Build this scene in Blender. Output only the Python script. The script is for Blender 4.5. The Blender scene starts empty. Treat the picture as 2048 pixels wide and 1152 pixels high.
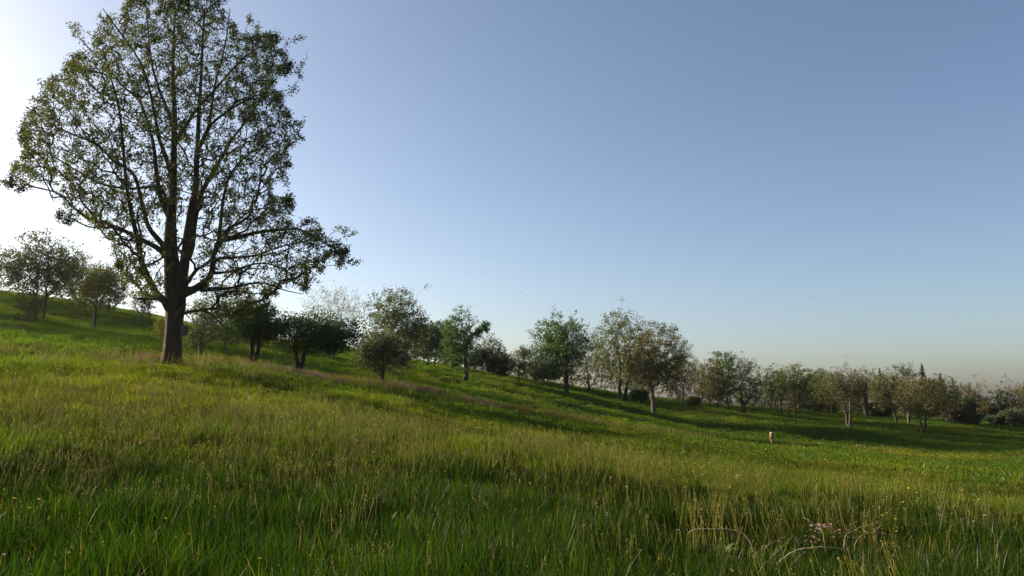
import bpy, math, random
import numpy as np
from mathutils import Vector, Matrix

SEED = 11
random.seed(SEED)
RNG = np.random.default_rng(SEED)
sc = bpy.context.scene
COL = sc.collection

# ------------------------------------------------------------------ camera
F = 1607.0            # focal length in pixels of a 2048 px wide frame
CAMH = 1.6
PITCH = math.atan(214.0 / F)
cam_data = bpy.data.cameras.new("camera")
cam_data.sensor_width = 36.0
cam_data.lens = 36.0 * F / 2048.0
cam_data.clip_start = 0.05
cam_data.clip_end = 6000.0
cam = bpy.data.objects.new("camera", cam_data)
cam.location = (0, 0, CAMH)
cam.rotation_euler = (math.pi / 2 + PITCH, 0, 0)
COL.objects.link(cam)
sc.camera = cam

# ------------------------------------------------------------------ sky and sun
SUN_AZ = math.radians(-65.0)     # measured from the view axis (+Y), negative to the left
SUN_EL = math.radians(17.0)
SUN_DIR = Vector((math.sin(SUN_AZ) * math.cos(SUN_EL), math.cos(SUN_AZ) * math.cos(SUN_EL), math.sin(SUN_EL)))
world = bpy.data.worlds.new("World")
sc.world = world
world.use_nodes = True
wn = world.node_tree
wn.nodes.clear()
wo = wn.nodes.new("ShaderNodeOutputWorld")
bg = wn.nodes.new("ShaderNodeBackground")
sky = wn.nodes.new("ShaderNodeTexSky")
sky.sky_type = 'NISHITA'
sky.sun_disc = False
sky.sun_elevation = SUN_EL
sky.sun_rotation = SUN_AZ
sky.altitude = 100
sky.air_density = 0.75
sky.dust_density = 1.9
sky.ozone_density = 1.4
bg.inputs["Strength"].default_value = 0.068
wb = wn.nodes.new("ShaderNodeMix"); wb.data_type = 'RGBA'; wb.blend_type = 'MULTIPLY'   # the camera's white balance
wb.inputs[0].default_value = 1.0; wb.inputs[7].default_value = (1.04, 1.02, 1.0, 1)
wn.links.new(sky.outputs[0], wb.inputs[6])
wn.links.new(wb.outputs[2], bg.inputs["Color"])
wn.links.new(bg.outputs[0], wo.inputs["Surface"])

sun_data = bpy.data.lights.new("sun", 'SUN')
sun_data.energy = 5.0
sun_data.angle = math.radians(5.0)
sun_data.color = (1.0, 0.82, 0.58)
sun = bpy.data.objects.new("sun", sun_data)
sun.rotation_euler = SUN_DIR.to_track_quat('Z', 'Y').to_euler()
sun.location = (-40, 30, 40)
COL.objects.link(sun)

# ------------------------------------------------------------------ exposure and render settings
sc.view_settings.view_transform = 'Standard'
sc.view_settings.look = 'None'
sc.view_settings.gamma = 1.0
sc.view_settings.exposure = 1.44
sc.view_settings.use_curve_mapping = False
sc.render.engine = 'CYCLES'
cy = sc.cycles
cy.max_bounces = 6
cy.diffuse_bounces = 3
cy.glossy_bounces = 1
cy.transmission_bounces = 3
cy.transparent_max_bounces = 4
cy.use_denoising = True
cy.caustics_reflective = False
cy.caustics_refractive = False

# ------------------------------------------------------------------ projection helpers
CT, ST = math.cos(PITCH), math.sin(PITCH)

def at(px, py, Y):
    """world point on the ray through a 2048x1152 pixel, at ground distance Y"""
    u, v = (px - 1024.0) / F, (576.0 - py) / F
    dx, dy, dz = u, CT - v * ST, ST + v * CT
    k = Y / dy
    return np.array((dx * k, Y, CAMH + dz * k))

# ------------------------------------------------------------------ terrain (thin plate spline through surveyed points)
CP = []
def cp(px, py, Y):
    CP.append(tuple(at(px, py, Y)))
for w in [(-30, -30, 1.5), (0, -30, 0.3), (30, -30, -1.0), (-12, 0, .5), (0, 0, 0), (12, 0, -.5), (0, 7.5, 0.02),
          (-5, 7.5, .15), (5, 7.5, -.2), (-9, 13, .7), (0, 14, .1), (8, 13, -.5)]:
    CP.append(w)
for a in [(0, 695, 40), (343, 734, 36), (600, 757, 46), (760, 778, 53), (980, 815, 58), (1300, 866, 65), (1545, 902, 72),
          (2048, 1010, 20), (2048, 925, 60), (1700, 985, 26),
          (75, 645, 78), (187, 652, 84), (0, 592, 108), (120, 604, 108), (230, 624, 108), (500, 683, 100), (700, 709, 105),
          (850, 730, 112), (930, 764, 95), (1037, 769, 110), (1131, 788, 106), (1000, 755, 120), (1200, 788, 124),
          (1308, 820, 107), (1245, 800, 118), (1365, 812, 118), (1480, 824, 126), (1600, 824, 135), (1697, 858, 100),
          (1590, 845, 110), (1340, 840, 98), (1845, 862, 108), (1800, 832, 140), (2048, 856, 140), (2048, 884, 100), (1893, 884, 95),
          (0, 588, 140), (230, 620, 138), (500, 679, 138), (700, 706, 142), (850, 727, 144), (1000, 752, 148), (1200, 784, 150), (1340, 801, 152), (1480, 822, 156),
          (420, 712, 55), (250, 690, 52), (-300, 560, 105), (-300, 660, 45), (2300, 870, 140), (2400, 960, 60)]:
    cp(*a)
for w in [(-200, 20, 16), (110, 190, -5), (200, 60, -8), (200, 200, -7),
          (-250, 300, 18), (0, 320, -4), (250, 320, -10), (-150, -120, 12), (150, -120, -7), (0, 700, -30), (-600, 500, 0), (600, 500, -20)]:
    CP.append(w)
CP = np.array(CP)
def _tps_k(r2):
    return 0.5 * r2 * np.log(r2 + 1e-9)
_S = 50.0
_P = CP[:, :2] / _S
_n = len(_P)
_K = _tps_k(((_P[:, None] - _P[None]) ** 2).sum(-1)) + np.eye(_n) * 0.0015
_A = np.zeros((_n + 3, _n + 3))
_A[:_n, :_n] = _K
_A[:_n, _n] = 1; _A[:_n, _n + 1:] = _P
_A[_n, :_n] = 1; _A[_n + 1:, :_n] = _P.T
_W = np.linalg.solve(_A, np.concatenate([CP[:, 2], np.zeros(3)]))

_PERM = np.random.default_rng(5).random((256, 256))
def vnoise(x, y):
    xi = np.floor(x).astype(int); yi = np.floor(y).astype(int)
    fx = x - xi; fy = y - yi
    fx = fx * fx * (3 - 2 * fx); fy = fy * fy * (3 - 2 * fy)
    g = lambda a, b: _PERM[a & 255, b & 255]
    return ((g(xi, yi) * (1 - fx) + g(xi + 1, yi) * fx) * (1 - fy) + (g(xi, yi + 1) * (1 - fx) + g(xi + 1, yi + 1) * fx) * fy) - .5

def height(x, y):
    x = np.atleast_1d(np.asarray(x, float)); y = np.atleast_1d(np.asarray(y, float))
    out = np.empty(x.shape)
    for s in range(0, len(x), 20000):
        q = np.stack([x[s:s + 20000], y[s:s + 20000]], 1) / _S
        k = _tps_k(((q[:, None] - _P[None]) ** 2).sum(-1))
        out[s:s + 20000] = k @ _W[:_n] + _W[_n] + q @ _W[_n + 1:]
    r = np.hypot(x, y)
    amp = np.clip(r / 14.0, 0.15, 1.0)
    out += amp * (0.55 * vnoise(x / 7.0 + 3, y / 9.0) + 0.22 * vnoise(x / 2.6, y / 3.4 + 40))
    return out
def hz(x, y):
    return float(height([x], [y])[0])

# ------------------------------------------------------------------ mesh helpers
def mesh_np(name, verts, face_groups, attrs=None, smooth=False):
    """face_groups: list of integer arrays (n, k)"""
    me = bpy.data.meshes.new(name)
    verts = np.asarray(verts, np.float32)
    me.vertices.add(len(verts))
    me.vertices.foreach_set("co", verts.ravel())
    loops = np.concatenate([np.asarray(f, np.int32).ravel() for f in face_groups])
    sizes = np.concatenate([np.full(len(f), np.asarray(f).shape[1], np.int32) for f in face_groups])
    starts = np.concatenate([[0], np.cumsum(sizes)[:-1]]).astype(np.int32)
    me.loops.add(len(loops))
    me.loops.foreach_set("vertex_index", loops)
    me.polygons.add(len(sizes))
    me.polygons.foreach_set("loop_start", starts)
    if attrs:
        for k, v in attrs.items():
            a = me.attributes.new(k, 'FLOAT', 'POINT')
            a.data.foreach_set("value", np.asarray(v, np.float32))
    me.update(calc_edges=True)
    if smooth:
        me.polygons.foreach_set("use_smooth", np.ones(len(sizes), bool))
    return me

def link(name, me, mat=None, parent=None, loc=None):
    o = bpy.data.objects.new(name, me)
    COL.objects.link(o)
    if mat is not None and me is not None:
        if not me.materials:
            me.materials.append(mat)
    if parent is not None:
        o.parent = parent
    if loc is not None:
        o.location = loc
    return o

def tag(o, label=None, cat=None, group=None, kind=None):
    if label: o["label"] = label
    if cat: o["category"] = cat
    if group: o["group"] = group
    if kind: o["kind"] = kind
    return o

class Geo:
    """collects vertices and faces of one mesh"""
    def __init__(self):
        self.v = []; self.f = {}; self.n = 0; self.a = []
    def add(self, v, f, a=None):
        v = np.asarray(v, float); f = np.asarray(f, int)
        if len(v) == 0: return
        self.v.append(v); self.f.setdefault(f.shape[1], []).append(f + self.n); self.n += len(v)
        self.a.append(np.full(len(v), .5) if a is None else np.asarray(a, float))
    def mesh(self, name, smooth=False):
        return mesh_np(name, np.concatenate(self.v), [np.concatenate(x) for x in self.f.values()], {"var": np.concatenate(self.a)}, smooth)

def frames(path):
    path = np.asarray(path, float)
    t = np.gradient(path, axis=0)
    t /= np.linalg.norm(t, axis=1)[:, None] + 1e-12
    ref = np.array((0, 0, 1.0)) if abs(t[0][2]) < .9 else np.array((1.0, 0, 0))
    u = np.empty_like(t); w = np.empty_like(t)
    p = np.cross(t[0], ref)
    for i in range(len(t)):
        if i: p = u[i - 1] - t[i] * np.dot(u[i - 1], t[i])
        p = p / (np.linalg.norm(p) + 1e-12)
        u[i] = p; w[i] = np.cross(t[i], p)
    return t, u, w

def tube(geo, path, rad, sides=8, cap=True, rough=0.0, var=.5):
    path = np.asarray(path, float); rad = np.asarray(rad, float)
    t, u, w = frames(path)
    n = len(path)
    ang = np.linspace(0, 2 * math.pi, sides, endpoint=False)
    rr = rad[:, None] * np.ones(sides)[None]
    if rough:
        rr = rr * (1 + rough * (RNG.random((n, sides)) - .5))
    v = path[:, None] + rr[..., None] * (np.cos(ang)[None, :, None] * u[:, None] + np.sin(ang)[None, :, None] * w[:, None])
    i = np.arange(n - 1)[:, None] * sides; j = np.arange(sides)[None]; j2 = (j + 1) % sides
    f = np.stack([i + j, i + j2, i + sides + j2, i + sides + j], -1).reshape(-1, 4)
    geo.add(v.reshape(-1, 3), f, np.full(n * sides, var))
    if cap:
        c = np.concatenate([path[-1][None], v[-1]])
        k = np.arange(sides)
        geo.add(c, np.stack([np.zeros(sides, int), 1 + k, 1 + (k + 1) % sides], -1))

def prisms(geo, A, B, ra, rb, sides):
    """many separate tapered prisms A->B"""
    A = np.asarray(A, float); B = np.asarray(B, float)
    if len(A) == 0: return
    d = B - A
    d = d / (np.linalg.norm(d, axis=1)[:, None] + 1e-9)
    ref = np.where(np.abs(d[:, 2:3]) < .9, np.array([[0, 0, 1.]]), np.array([[1., 0, 0]]))
    u = np.cross(d, ref); u /= np.linalg.norm(u, axis=1)[:, None] + 1e-9
    w = np.cross(d, u)
    ang = np.linspace(0, 2 * math.pi, sides, endpoint=False)
    ring = np.cos(ang)[None, :, None] * u[:, None] + np.sin(ang)[None, :, None] * w[:, None]
    v = np.concatenate([A[:, None] + ring * ra[:, None, None], B[:, None] + ring * rb[:, None, None]], 1)
    j = np.arange(sides); j2 = (j + 1) % sides
    f = np.stack([j, j2, j2 + sides, j + sides], -1)
    F_ = (np.arange(len(A)) * 2 * sides)[:, None, None] + f[None]
    geo.add(v.reshape(-1, 3), F_.reshape(-1, 4))

def box(geo, c, s, rot=None):
    x, y, z = [q / 2 for q in s]
    v = np.array([(-x, -y, -z), (x, -y, -z), (x, y, -z), (-x, y, -z), (-x, -y, z), (x, -y, z), (x, y, z), (-x, y, z)])
    if rot is not None: v = v @ np.array(rot).T
    geo.add(v + np.array(c), np.array([(0, 3, 2, 1), (4, 5, 6, 7), (0, 1, 5, 4), (1, 2, 6, 5), (2, 3, 7, 6), (3, 0, 4, 7)]))

def leaves(centres, size, rng, aspect=.55, fold=.25, up=.3):
    """small folded diamond leaves; returns verts, faces, var"""
    n = len(centres)
    a = rng.normal(size=(n, 3)); a /= np.linalg.norm(a, axis=1)[:, None]
    b = rng.normal(size=(n, 3)); b[:, 2] += up
    nrm = np.cross(a, b); nrm /= np.linalg.norm(nrm, axis=1)[:, None] + 1e-9
    s = np.cross(nrm, a)
    L = (size * (.65 + .7 * rng.random(n)))[:, None]
    W = L * aspect * (.8 + .4 * rng.random(n))[:, None]
    c = np.asarray(centres)
    v = np.stack([c - a * L * .5, c + s * W * .5 + nrm * W * fold + a * L * .08, c + a * L * .5, c - s * W * .5 + nrm * W * fold + a * L * .08], 1)
    base = np.arange(n)[:, None] * 4
    f = np.concatenate([base + np.array([[0, 1, 2]]), base + np.array([[0, 2, 3]])])
    return v.reshape(-1, 3), f, np.repeat(rng.random(n), 4)

# ------------------------------------------------------------------ materials
def new_mat(name):
    m = bpy.data.materials.new(name); m.use_nodes = True
    nt = m.node_tree; nt.nodes.clear()
    return m, nt, nt.nodes, nt.links

def ramp(nodes, stops):
    r = nodes.new("ShaderNodeValToRGB")
    e = r.color_ramp.elements
    while len(e) > 1: e.remove(e[-1])
    e[0].position, e[0].color = stops[0][0], (*stops[0][1], 1)
    for p, c in stops[1:]:
        q = e.new(p); q.color = (*c, 1)
    return r

def leaf_mat(name, c1, c2, trans=.45, rough=.55):
    m, nt, N, L = new_mat(name)
    out = N.new("ShaderNodeOutputMaterial")
    at_ = N.new("ShaderNodeAttribute"); at_.attribute_name = "var"
    pos = N.new("ShaderNodeNewGeometry")
    no = N.new("ShaderNodeTexNoise"); no.inputs["Scale"].default_value = .7; no.inputs["Detail"].default_value = 2
    L.new(pos.outputs["Position"], no.inputs["Vector"])
    ad = N.new("ShaderNodeMath"); ad.operation = 'MULTIPLY_ADD'
    L.new(no.outputs["Fac"], ad.inputs[0]); ad.inputs[1].default_value = .9; ad.inputs[2].default_value = -.2
    ad2 = N.new("ShaderNodeMath"); ad2.operation = 'MULTIPLY_ADD'
    L.new(at_.outputs["Fac"], ad2.inputs[0]); ad2.inputs[1].default_value = .5; L.new(ad.outputs[0], ad2.inputs[2])
    r = ramp(N, [(.1, c1), (.9, c2)])
    L.new(ad2.outputs[0], r.inputs[0])
    d = N.new("ShaderNodeBsdfDiffuse"); t = N.new("ShaderNodeBsdfTranslucent"); g = N.new("ShaderNodeBsdfGlossy")
    g.inputs["Roughness"].default_value = rough
    g.inputs["Color"].default_value = (.9, .95, .85, 1)
    tc = N.new("ShaderNodeMix"); tc.data_type = 'RGBA'; tc.blend_type = 'MULTIPLY'
    tc.inputs[0].default_value = 1.0
    L.new(r.outputs[0], tc.inputs[6]); tc.inputs[7].default_value = (1.25, 1.35, .6, 1)
    L.new(r.outputs[0], d.inputs[0]); L.new(tc.outputs[2], t.inputs[0])
    mx = N.new("ShaderNodeMixShader"); mx.inputs[0].default_value = trans
    L.new(d.outputs[0], mx.inputs[1]); L.new(t.outputs[0], mx.inputs[2])
    mg = N.new("ShaderNodeMixShader"); mg.inputs[0].default_value = .03
    L.new(mx.outputs[0], mg.inputs[1]); L.new(g.outputs[0], mg.inputs[2])
    L.new(mg.outputs[0], out.inputs["Surface"])
    return m

def bark_mat(name, c1, c2, scale=6.0, bump=.5):
    m, nt, N, L = new_mat(name)
    out = N.new("ShaderNodeOutputMaterial")
    b = N.new("ShaderNodeBsdfPrincipled")
    b.inputs["Roughness"].default_value = .95
    b.inputs["Specular IOR Level"].default_value = .1
    tc = N.new("ShaderNodeTexCoord")
    mp = N.new("ShaderNodeMapping"); mp.inputs["Scale"].default_value = (1, 1, .22)
    L.new(tc.outputs["Object"], mp.inputs["Vector"])
    no = N.new("ShaderNodeTexNoise"); no.inputs["Scale"].default_value = scale * 2.2; no.inputs["Detail"].default_value = 6
    no.inputs["Roughness"].default_value = .7
    vo = N.new("ShaderNodeTexVoronoi"); vo.feature = 'DISTANCE_TO_EDGE'; vo.inputs["Scale"].default_value = scale * 1.6
    L.new(mp.outputs[0], no.inputs["Vector"]); L.new(mp.outputs[0], vo.inputs["Vector"])
    r = ramp(N, [(.3, c1), (.7, c2)])
    L.new(no.outputs["Fac"], r.inputs[0])
    L.new(r.outputs[0], b.inputs["Base Color"])
    mm = N.new("ShaderNodeMath"); mm.operation = 'MULTIPLY_ADD'
    L.new(vo.outputs["Distance"], mm.inputs[0]); mm.inputs[1].default_value = 1.6; L.new(no.outputs["Fac"], mm.inputs[2])
    bp = N.new("ShaderNodeBump"); bp.inputs["Strength"].default_value = bump; bp.inputs["Distance"].default_value = .06
    L.new(mm.outputs[0], bp.inputs["Height"]); L.new(bp.outputs[0], b.inputs["Normal"])
    L.new(b.outputs[0], out.inputs["Surface"])
    return m

def plain_mat(name, c1, c2, scale=8, rough=.8, trans=0.0):
    m, nt, N, L = new_mat(name)
    out = N.new("ShaderNodeOutputMaterial")
    b = N.new("ShaderNodeBsdfPrincipled"); b.inputs["Roughness"].default_value = rough
    b.inputs["Specular IOR Level"].default_value = .2
    tc = N.new("ShaderNodeTexCoord")
    no = N.new("ShaderNodeTexNoise"); no.inputs["Scale"].default_value = scale; no.inputs["Detail"].default_value = 4
    L.new(tc.outputs["Object"], no.inputs["Vector"])
    r = ramp(N, [(.3, c1), (.7, c2)])
    L.new(no.outputs["Fac"], r.inputs[0]); L.new(r.outputs[0], b.inputs["Base Color"])
    if trans:
        t = N.new("ShaderNodeBsdfTranslucent"); L.new(r.outputs[0], t.inputs[0])
        mx = N.new("ShaderNodeMixShader"); mx.inputs[0].default_value = trans
        L.new(b.outputs[0], mx.inputs[1]); L.new(t.outputs[0], mx.inputs[2]); L.new(mx.outputs[0], out.inputs["Surface"])
    else:
        L.new(b.outputs[0], out.inputs["Surface"])
    return m

def grass_mat(name, green1, green2, ochre, amt=.5):
    """blade colour: per-blade variation and broad drifts of greener and drier turf across the meadow"""
    m, nt, N, L = new_mat(name)
    out = N.new("ShaderNodeOutputMaterial")
    at_ = N.new("ShaderNodeAttribute"); at_.attribute_name = "var"
    pos = N.new("ShaderNodeNewGeometry")
    n1 = N.new("ShaderNodeTexNoise"); n1.inputs["Scale"].default_value = .11; n1.inputs["Detail"].default_value = 4
    n2 = N.new("ShaderNodeTexNoise"); n2.inputs["Scale"].default_value = 1.1; n2.inputs["Detail"].default_value = 3
    L.new(pos.outputs["Position"], n1.inputs["Vector"]); L.new(pos.outputs["Position"], n2.inputs["Vector"])
    r = ramp(N, [(.15, green1), (.85, green2)])
    a1 = N.new("ShaderNodeMath"); a1.operation = 'MULTIPLY_ADD'
    L.new(at_.outputs["Fac"], a1.inputs[0]); a1.inputs[1].default_value = .55
    a2 = N.new("ShaderNodeMath"); a2.operation = 'MULTIPLY_ADD'
    L.new(n2.outputs["Fac"], a2.inputs[0]); a2.inputs[1].default_value = .9; a2.inputs[2].default_value = -.22
    L.new(a2.outputs[0], a1.inputs[2]); L.new(a1.outputs[0], r.inputs[0])
    mr = N.new("ShaderNodeMapRange"); mr.inputs[1].default_value = .48; mr.inputs[2].default_value = .66; mr.inputs[4].default_value = amt
    L.new(n1.outputs["Fac"], mr.inputs[0])
    mx = N.new("ShaderNodeMix"); mx.data_type = 'RGBA'
    L.new(mr.outputs[0], mx.inputs[0]); L.new(r.outputs[0], mx.inputs[6]); mx.inputs[7].default_value = (*ochre, 1)
    gt_ = N.new("ShaderNodeMath"); gt_.operation = 'GREATER_THAN'; gt_.inputs[1].default_value = .965
    L.new(at_.outputs["Fac"], gt_.inputs[0])
    mstraw = N.new("ShaderNodeMix"); mstraw.data_type = 'RGBA'
    L.new(gt_.outputs[0], mstraw.inputs[0]); L.new(mx.outputs[2], mstraw.inputs[6]); mstraw.inputs[7].default_value = (.12, .105, .035, 1)
    mx = mstraw
    d = N.new("ShaderNodeBsdfDiffuse"); t = N.new("ShaderNodeBsdfTranslucent"); g = N.new("ShaderNodeBsdfGlossy")
    g.inputs["Roughness"].default_value = .42
    tc = N.new("ShaderNodeMix"); tc.data_type = 'RGBA'; tc.blend_type = 'MULTIPLY'; tc.inputs[0].default_value = 1
    L.new(mx.outputs[2], tc.inputs[6]); tc.inputs[7].default_value = (1.25, 1.4, .45, 1)
    L.new(mx.outputs[2], d.inputs[0]); L.new(tc.outputs[2], t.inputs[0])
    m1 = N.new("ShaderNodeMixShader"); m1.inputs[0].default_value = .5
    L.new(d.outputs[0], m1.inputs[1]); L.new(t.outputs[0], m1.inputs[2])
    m2 = N.new("ShaderNodeMixShader"); m2.inputs[0].default_value = .012
    L.new(m1.outputs[0], m2.inputs[1]); L.new(g.outputs[0], m2.inputs[2])
    L.new(m2.outputs[0], out.inputs["Surface"])
    return m

M = {
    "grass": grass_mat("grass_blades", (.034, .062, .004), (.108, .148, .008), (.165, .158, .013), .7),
    "slope": grass_mat("slope_blades", (.022, .058, .004), (.086, .142, .008), (.150, .155, .012), .65),
    "deep_sward": grass_mat("shade_toned_blades", (.008, .023, .002), (.029, .060, .004), (.044, .062, .005), .5),  # near blades: the shade inside deep grass is put into this darker colour
    "stalk": plain_mat("dry_stalks", (.135, .145, .018), (.24, .225, .038), 3, .8, .35),
    "head": plain_mat("brown_heads", (.035, .022, .012), (.09, .06, .03), 9, .9),
    "seed": plain_mat("ochre_seed_heads", (.24, .19, .045), (.36, .29, .085), 9, .8, .3),
    "yellow": plain_mat("yellow_petals", (.70, .50, .02), (.8, .62, .05), 9, .6, .3),
    "cream": plain_mat("cream_petals", (.48, .40, .29), (.60, .53, .42), 9, .7, .3),
    "pink": plain_mat("pink_petals", (.42, .22, .22), (.55, .38, .35), 9, .7, .3),
    "purple": plain_mat("purple_petals", (.32, .15, .30), (.46, .27, .42), 4, .7, .3),
    "sorrel": plain_mat("reddish_sorrel", (.18, .10, .035), (.25, .15, .05), 3, .8, .3),
    "bark_oak": bark_mat("oak_bark", (.034, .026, .020), (.080, .062, .046), 6, .9),
    "bark_dark": bark_mat("dark_bark", (.030, .026, .022), (.07, .06, .05), 6, .5),
    "bark_grey": bark_mat("grey_bark", (.07, .062, .052), (.14, .12, .10), 6, .5),
    "bark_pale": bark_mat("pale_bark", (.062, .051, .040), (.125, .10, .078), 6, .5),
    "leaf_oak": leaf_mat("young_oak_leaves", (.030, .042, .013), (.088, .098, .026), .45),
    "leaf_green": leaf_mat("fresh_green_leaves", (.028, .064, .016), (.072, .125, .030), .4),
    "leaf_dark": leaf_mat("dark_green_leaves", (.016, .040, .014), (.042, .074, .024), .33),
    "leaf_olive": leaf_mat("olive_leaves", (.048, .060, .018), (.110, .120, .032), .42),
    "leaf_brown": leaf_mat("brownish_spring_leaves", (.052, .051, .018), (.110, .102, .032), .38),
    "leaf_tan": leaf_mat("tan_catkin_leaves", (.090, .076, .032), (.17, .140, .056), .38),
    "leaf_pale": leaf_mat("pale_blossom_leaves", (.13, .12, .08), (.26, .23, .16), .4),
    "leaf_grey": leaf_mat("grey_green_leaves", (.045, .058, .032), (.09, .105, .055), .4),
    "leaf_purple": leaf_mat("purplish_twigs", (.042, .036, .022), (.080, .064, .038), .3),
    "leaf_yellow": leaf_mat("yellow_green_leaves", (.12, .13, .02), (.20, .19, .03), .5),
    "needle": leaf_mat("fir_needles", (.010, .022, .014), (.024, .042, .024), .15),
    "wood_box": plain_mat("weathered_box_wood", (.12, .11, .095), (.18, .165, .14), 12, .8),
    "wood_red": plain_mat("reddish_box_wood", (.20, .12, .065), (.30, .19, .105), 14, .8),
    "wood_dark": plain_mat("dark_wood", (.05, .04, .03), (.09, .07, .05), 14, .85),
    "white": plain_mat("white_paint", (.46, .44, .39), (.56, .54, .48), 10, .6),
    "black": plain_mat("hole_black", (.008, .008, .008), (.012, .012, .012), 4, .9),
    "metal": plain_mat("rusty_post_steel", (.06, .05, .04), (.10, .08, .06), 20, .6),
    "cane": plain_mat("dead_cane", (.22, .185, .12), (.36, .30, .20), 14, .7),
    "dock": leaf_mat("dock_leaves", (.018, .046, .010), (.042, .080, .018), .3, .7),
    "deadleaf": leaf_mat("dead_reddish_leaves", (.10, .035, .015), (.17, .07, .03), .3),
    "bird": plain_mat("dark_plumage", (.02, .02, .02), (.04, .035, .03), 10, .8),
}

# ------------------------------------------------------------------ ground
def ground_mat():
    m, nt, N, L = new_mat("meadow_ground")
    out = N.new("ShaderNodeOutputMaterial")
    b = N.new("ShaderNodeBsdfDiffuse")
    pos = N.new("ShaderNodeNewGeometry")
    n1 = N.new("ShaderNodeTexNoise"); n1.inputs["Scale"].default_value = .11; n1.inputs["Detail"].default_value = 4
    n2 = N.new("ShaderNodeTexNoise"); n2.inputs["Scale"].default_value = 3.0; n2.inputs["Detail"].default_value = 6
    L.new(pos.outputs["Position"], n1.inputs["Vector"]); L.new(pos.outputs["Position"], n2.inputs["Vector"])
    r = ramp(N, [(.3, (.020, .030, .010)), (.7, (.050, .065, .018))])
    L.new(n2.outputs["Fac"], r.inputs[0])
    mr = N.new("ShaderNodeMapRange"); mr.inputs[1].default_value = .48; mr.inputs[2].default_value = .66; mr.inputs[4].default_value = .5
    L.new(n1.outputs["Fac"], mr.inputs[0])
    mx = N.new("ShaderNodeMix"); mx.data_type = 'RGBA'
    L.new(mr.outputs[0], mx.inputs[0]); L.new(r.outputs[0], mx.inputs[6]); mx.inputs[7].default_value = (.075, .07, .02, 1)
    L.new(mx.outputs[2], b.inputs[0])
    bp = N.new("ShaderNodeBump"); bp.inputs["Strength"].default_value = .6; bp.inputs["Distance"].default_value = .1
    L.new(n2.outputs["Fac"], bp.inputs["Height"]); L.new(bp.outputs[0], b.inputs["Normal"])
    L.new(b.outputs[0], out.inputs["Surface"])
    return m

def build_ground():   # reaches the horizon
    a = np.concatenate([np.arange(-50, 50.01, .3), np.arange(54, 307, 4.0)])
    a = np.radians(a)
    r = np.geomspace(1.2, 1500, 230)
    A, R = np.meshgrid(a, r)
    X = (R * np.sin(A)).ravel(); Y = (R * np.cos(A)).ravel()
    Z = height(X, Y)
    far = np.clip((R.ravel() - 330) / 300, 0, 1)
    Z = np.clip(Z * (1 - far) + far * -12.0, -38, 24)
    na, nr = len(a), len(r)
    i = np.arange(nr - 1)[:, None] * na; j = np.arange(na)[None]; j2 = (j + 1) % na
    f = np.stack([i + j, i + j2, i + na + j2, i + na + j], -1).reshape(-1, 4)[:, ::-1]
    v = np.stack([X, Y, Z], 1)
    c = len(v)
    v = np.concatenate([v, [[0, 0, hz(0, 0)]]])
    k = np.arange(na)
    fan = np.stack([np.full(na, c), (k + 1) % na, k], -1)
    me = mesh_np("ground", v, [f, fan], None, True)
    o = link("ground", me, ground_mat())
    tag(o, "rolling meadow ground rising to a hill", None, None, "structure")
build_ground()

# ------------------------------------------------------------------ thin evening haze, one even body of air round the whole place
def build_haze():
    g = Geo(); box(g, (0, 0, -5.0), (3100, 3100, 72))
    m, nt, N, L = new_mat("haze_air")
    out = N.new("ShaderNodeOutputMaterial"); v = N.new("ShaderNodeVolumePrincipled")
    v.inputs["Color"].default_value = (.92, .92, .95, 1); v.inputs["Density"].default_value = .00007; v.inputs["Anisotropy"].default_value = .6
    L.new(v.outputs[0], out.inputs["Volume"])
    tag(link("haze", g.mesh("haze"), m), "thin evening haze over the meadow", None, None, "stuff")
build_haze()

# ------------------------------------------------------------------ tree growth
def grow(P0, par0, path0, pts, bf=.35, back=.5):
    """joins scattered twig points to a skeleton, each by the cheapest way back to the root"""
    n0, n = len(P0), len(pts)
    P = np.concatenate([P0, pts]); par = np.full(n0 + n, -1); par[:n0] = par0
    path = np.zeros(n0 + n); path[:n0] = path0
    D = np.linalg.norm(pts[:, None] - P0[None], axis=-1)
    dirs = np.zeros((n0 + n, 3))
    ok = np.array(par0) >= 0
    dd = P0[ok] - P0[np.array(par0)[ok]]
    dirs[:n0][ok] = dd / (np.linalg.norm(dd, axis=1)[:, None] + 1e-9)
    e = (pts[:, None] - P0[None]) / (D[..., None] + 1e-9)
    cosang = (e * dirs[:n0][None]).sum(-1)
    C = D * (1 + back * (1 - cosang) + .5 * np.clip(-e[..., 2], 0, 1)) + bf * path0[None]
    best = C.min(1); bp = C.argmin(1)
    done = np.zeros(n, bool)
    for _ in range(n):
        k = int(np.argmin(best))
        p = int(bp[k]); me = n0 + k
        par[me] = p
        d = pts[k] - P[p]; L = np.linalg.norm(d) + 1e-9
        path[me] = path[p] + L
        dirs[me] = d / L
        best[k] = np.inf; done[k] = True
        q = pts - pts[k]
        dist = np.sqrt((q * q).sum(1)) + 1e-9
        cs = (q @ dirs[me]) / dist
        c = dist * (1 + back * (1 - cs) + .5 * np.clip(-q[:, 2] / dist, 0, 1)) + bf * path[me]
        m = (c < best) & ~done
        best[m] = c[m]; bp[m] = me
    return P, par, path

def twig_radii(par, n0, r0, fixed, p=2.4):
    n = len(par)
    acc = np.zeros(n); r = np.zeros(n)
    kids = [[] for _ in range(n)]
    for i in range(n):
        if par[i] >= 0: kids[par[i]].append(i)
    order = []
    st = [i for i in range(n) if par[i] < 0]
    while st:
        x = st.pop(); order.append(x); st.extend(kids[x])
    for x in reversed(order):
        r[x] = max(r0, acc[x] ** (1 / p))
        if x < n0: r[x] = fixed[x]
        if par[x] >= 0: acc[par[x]] += r[x] ** p
    tips = np.array([len(k) == 0 for k in kids])
    return r, tips

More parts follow.
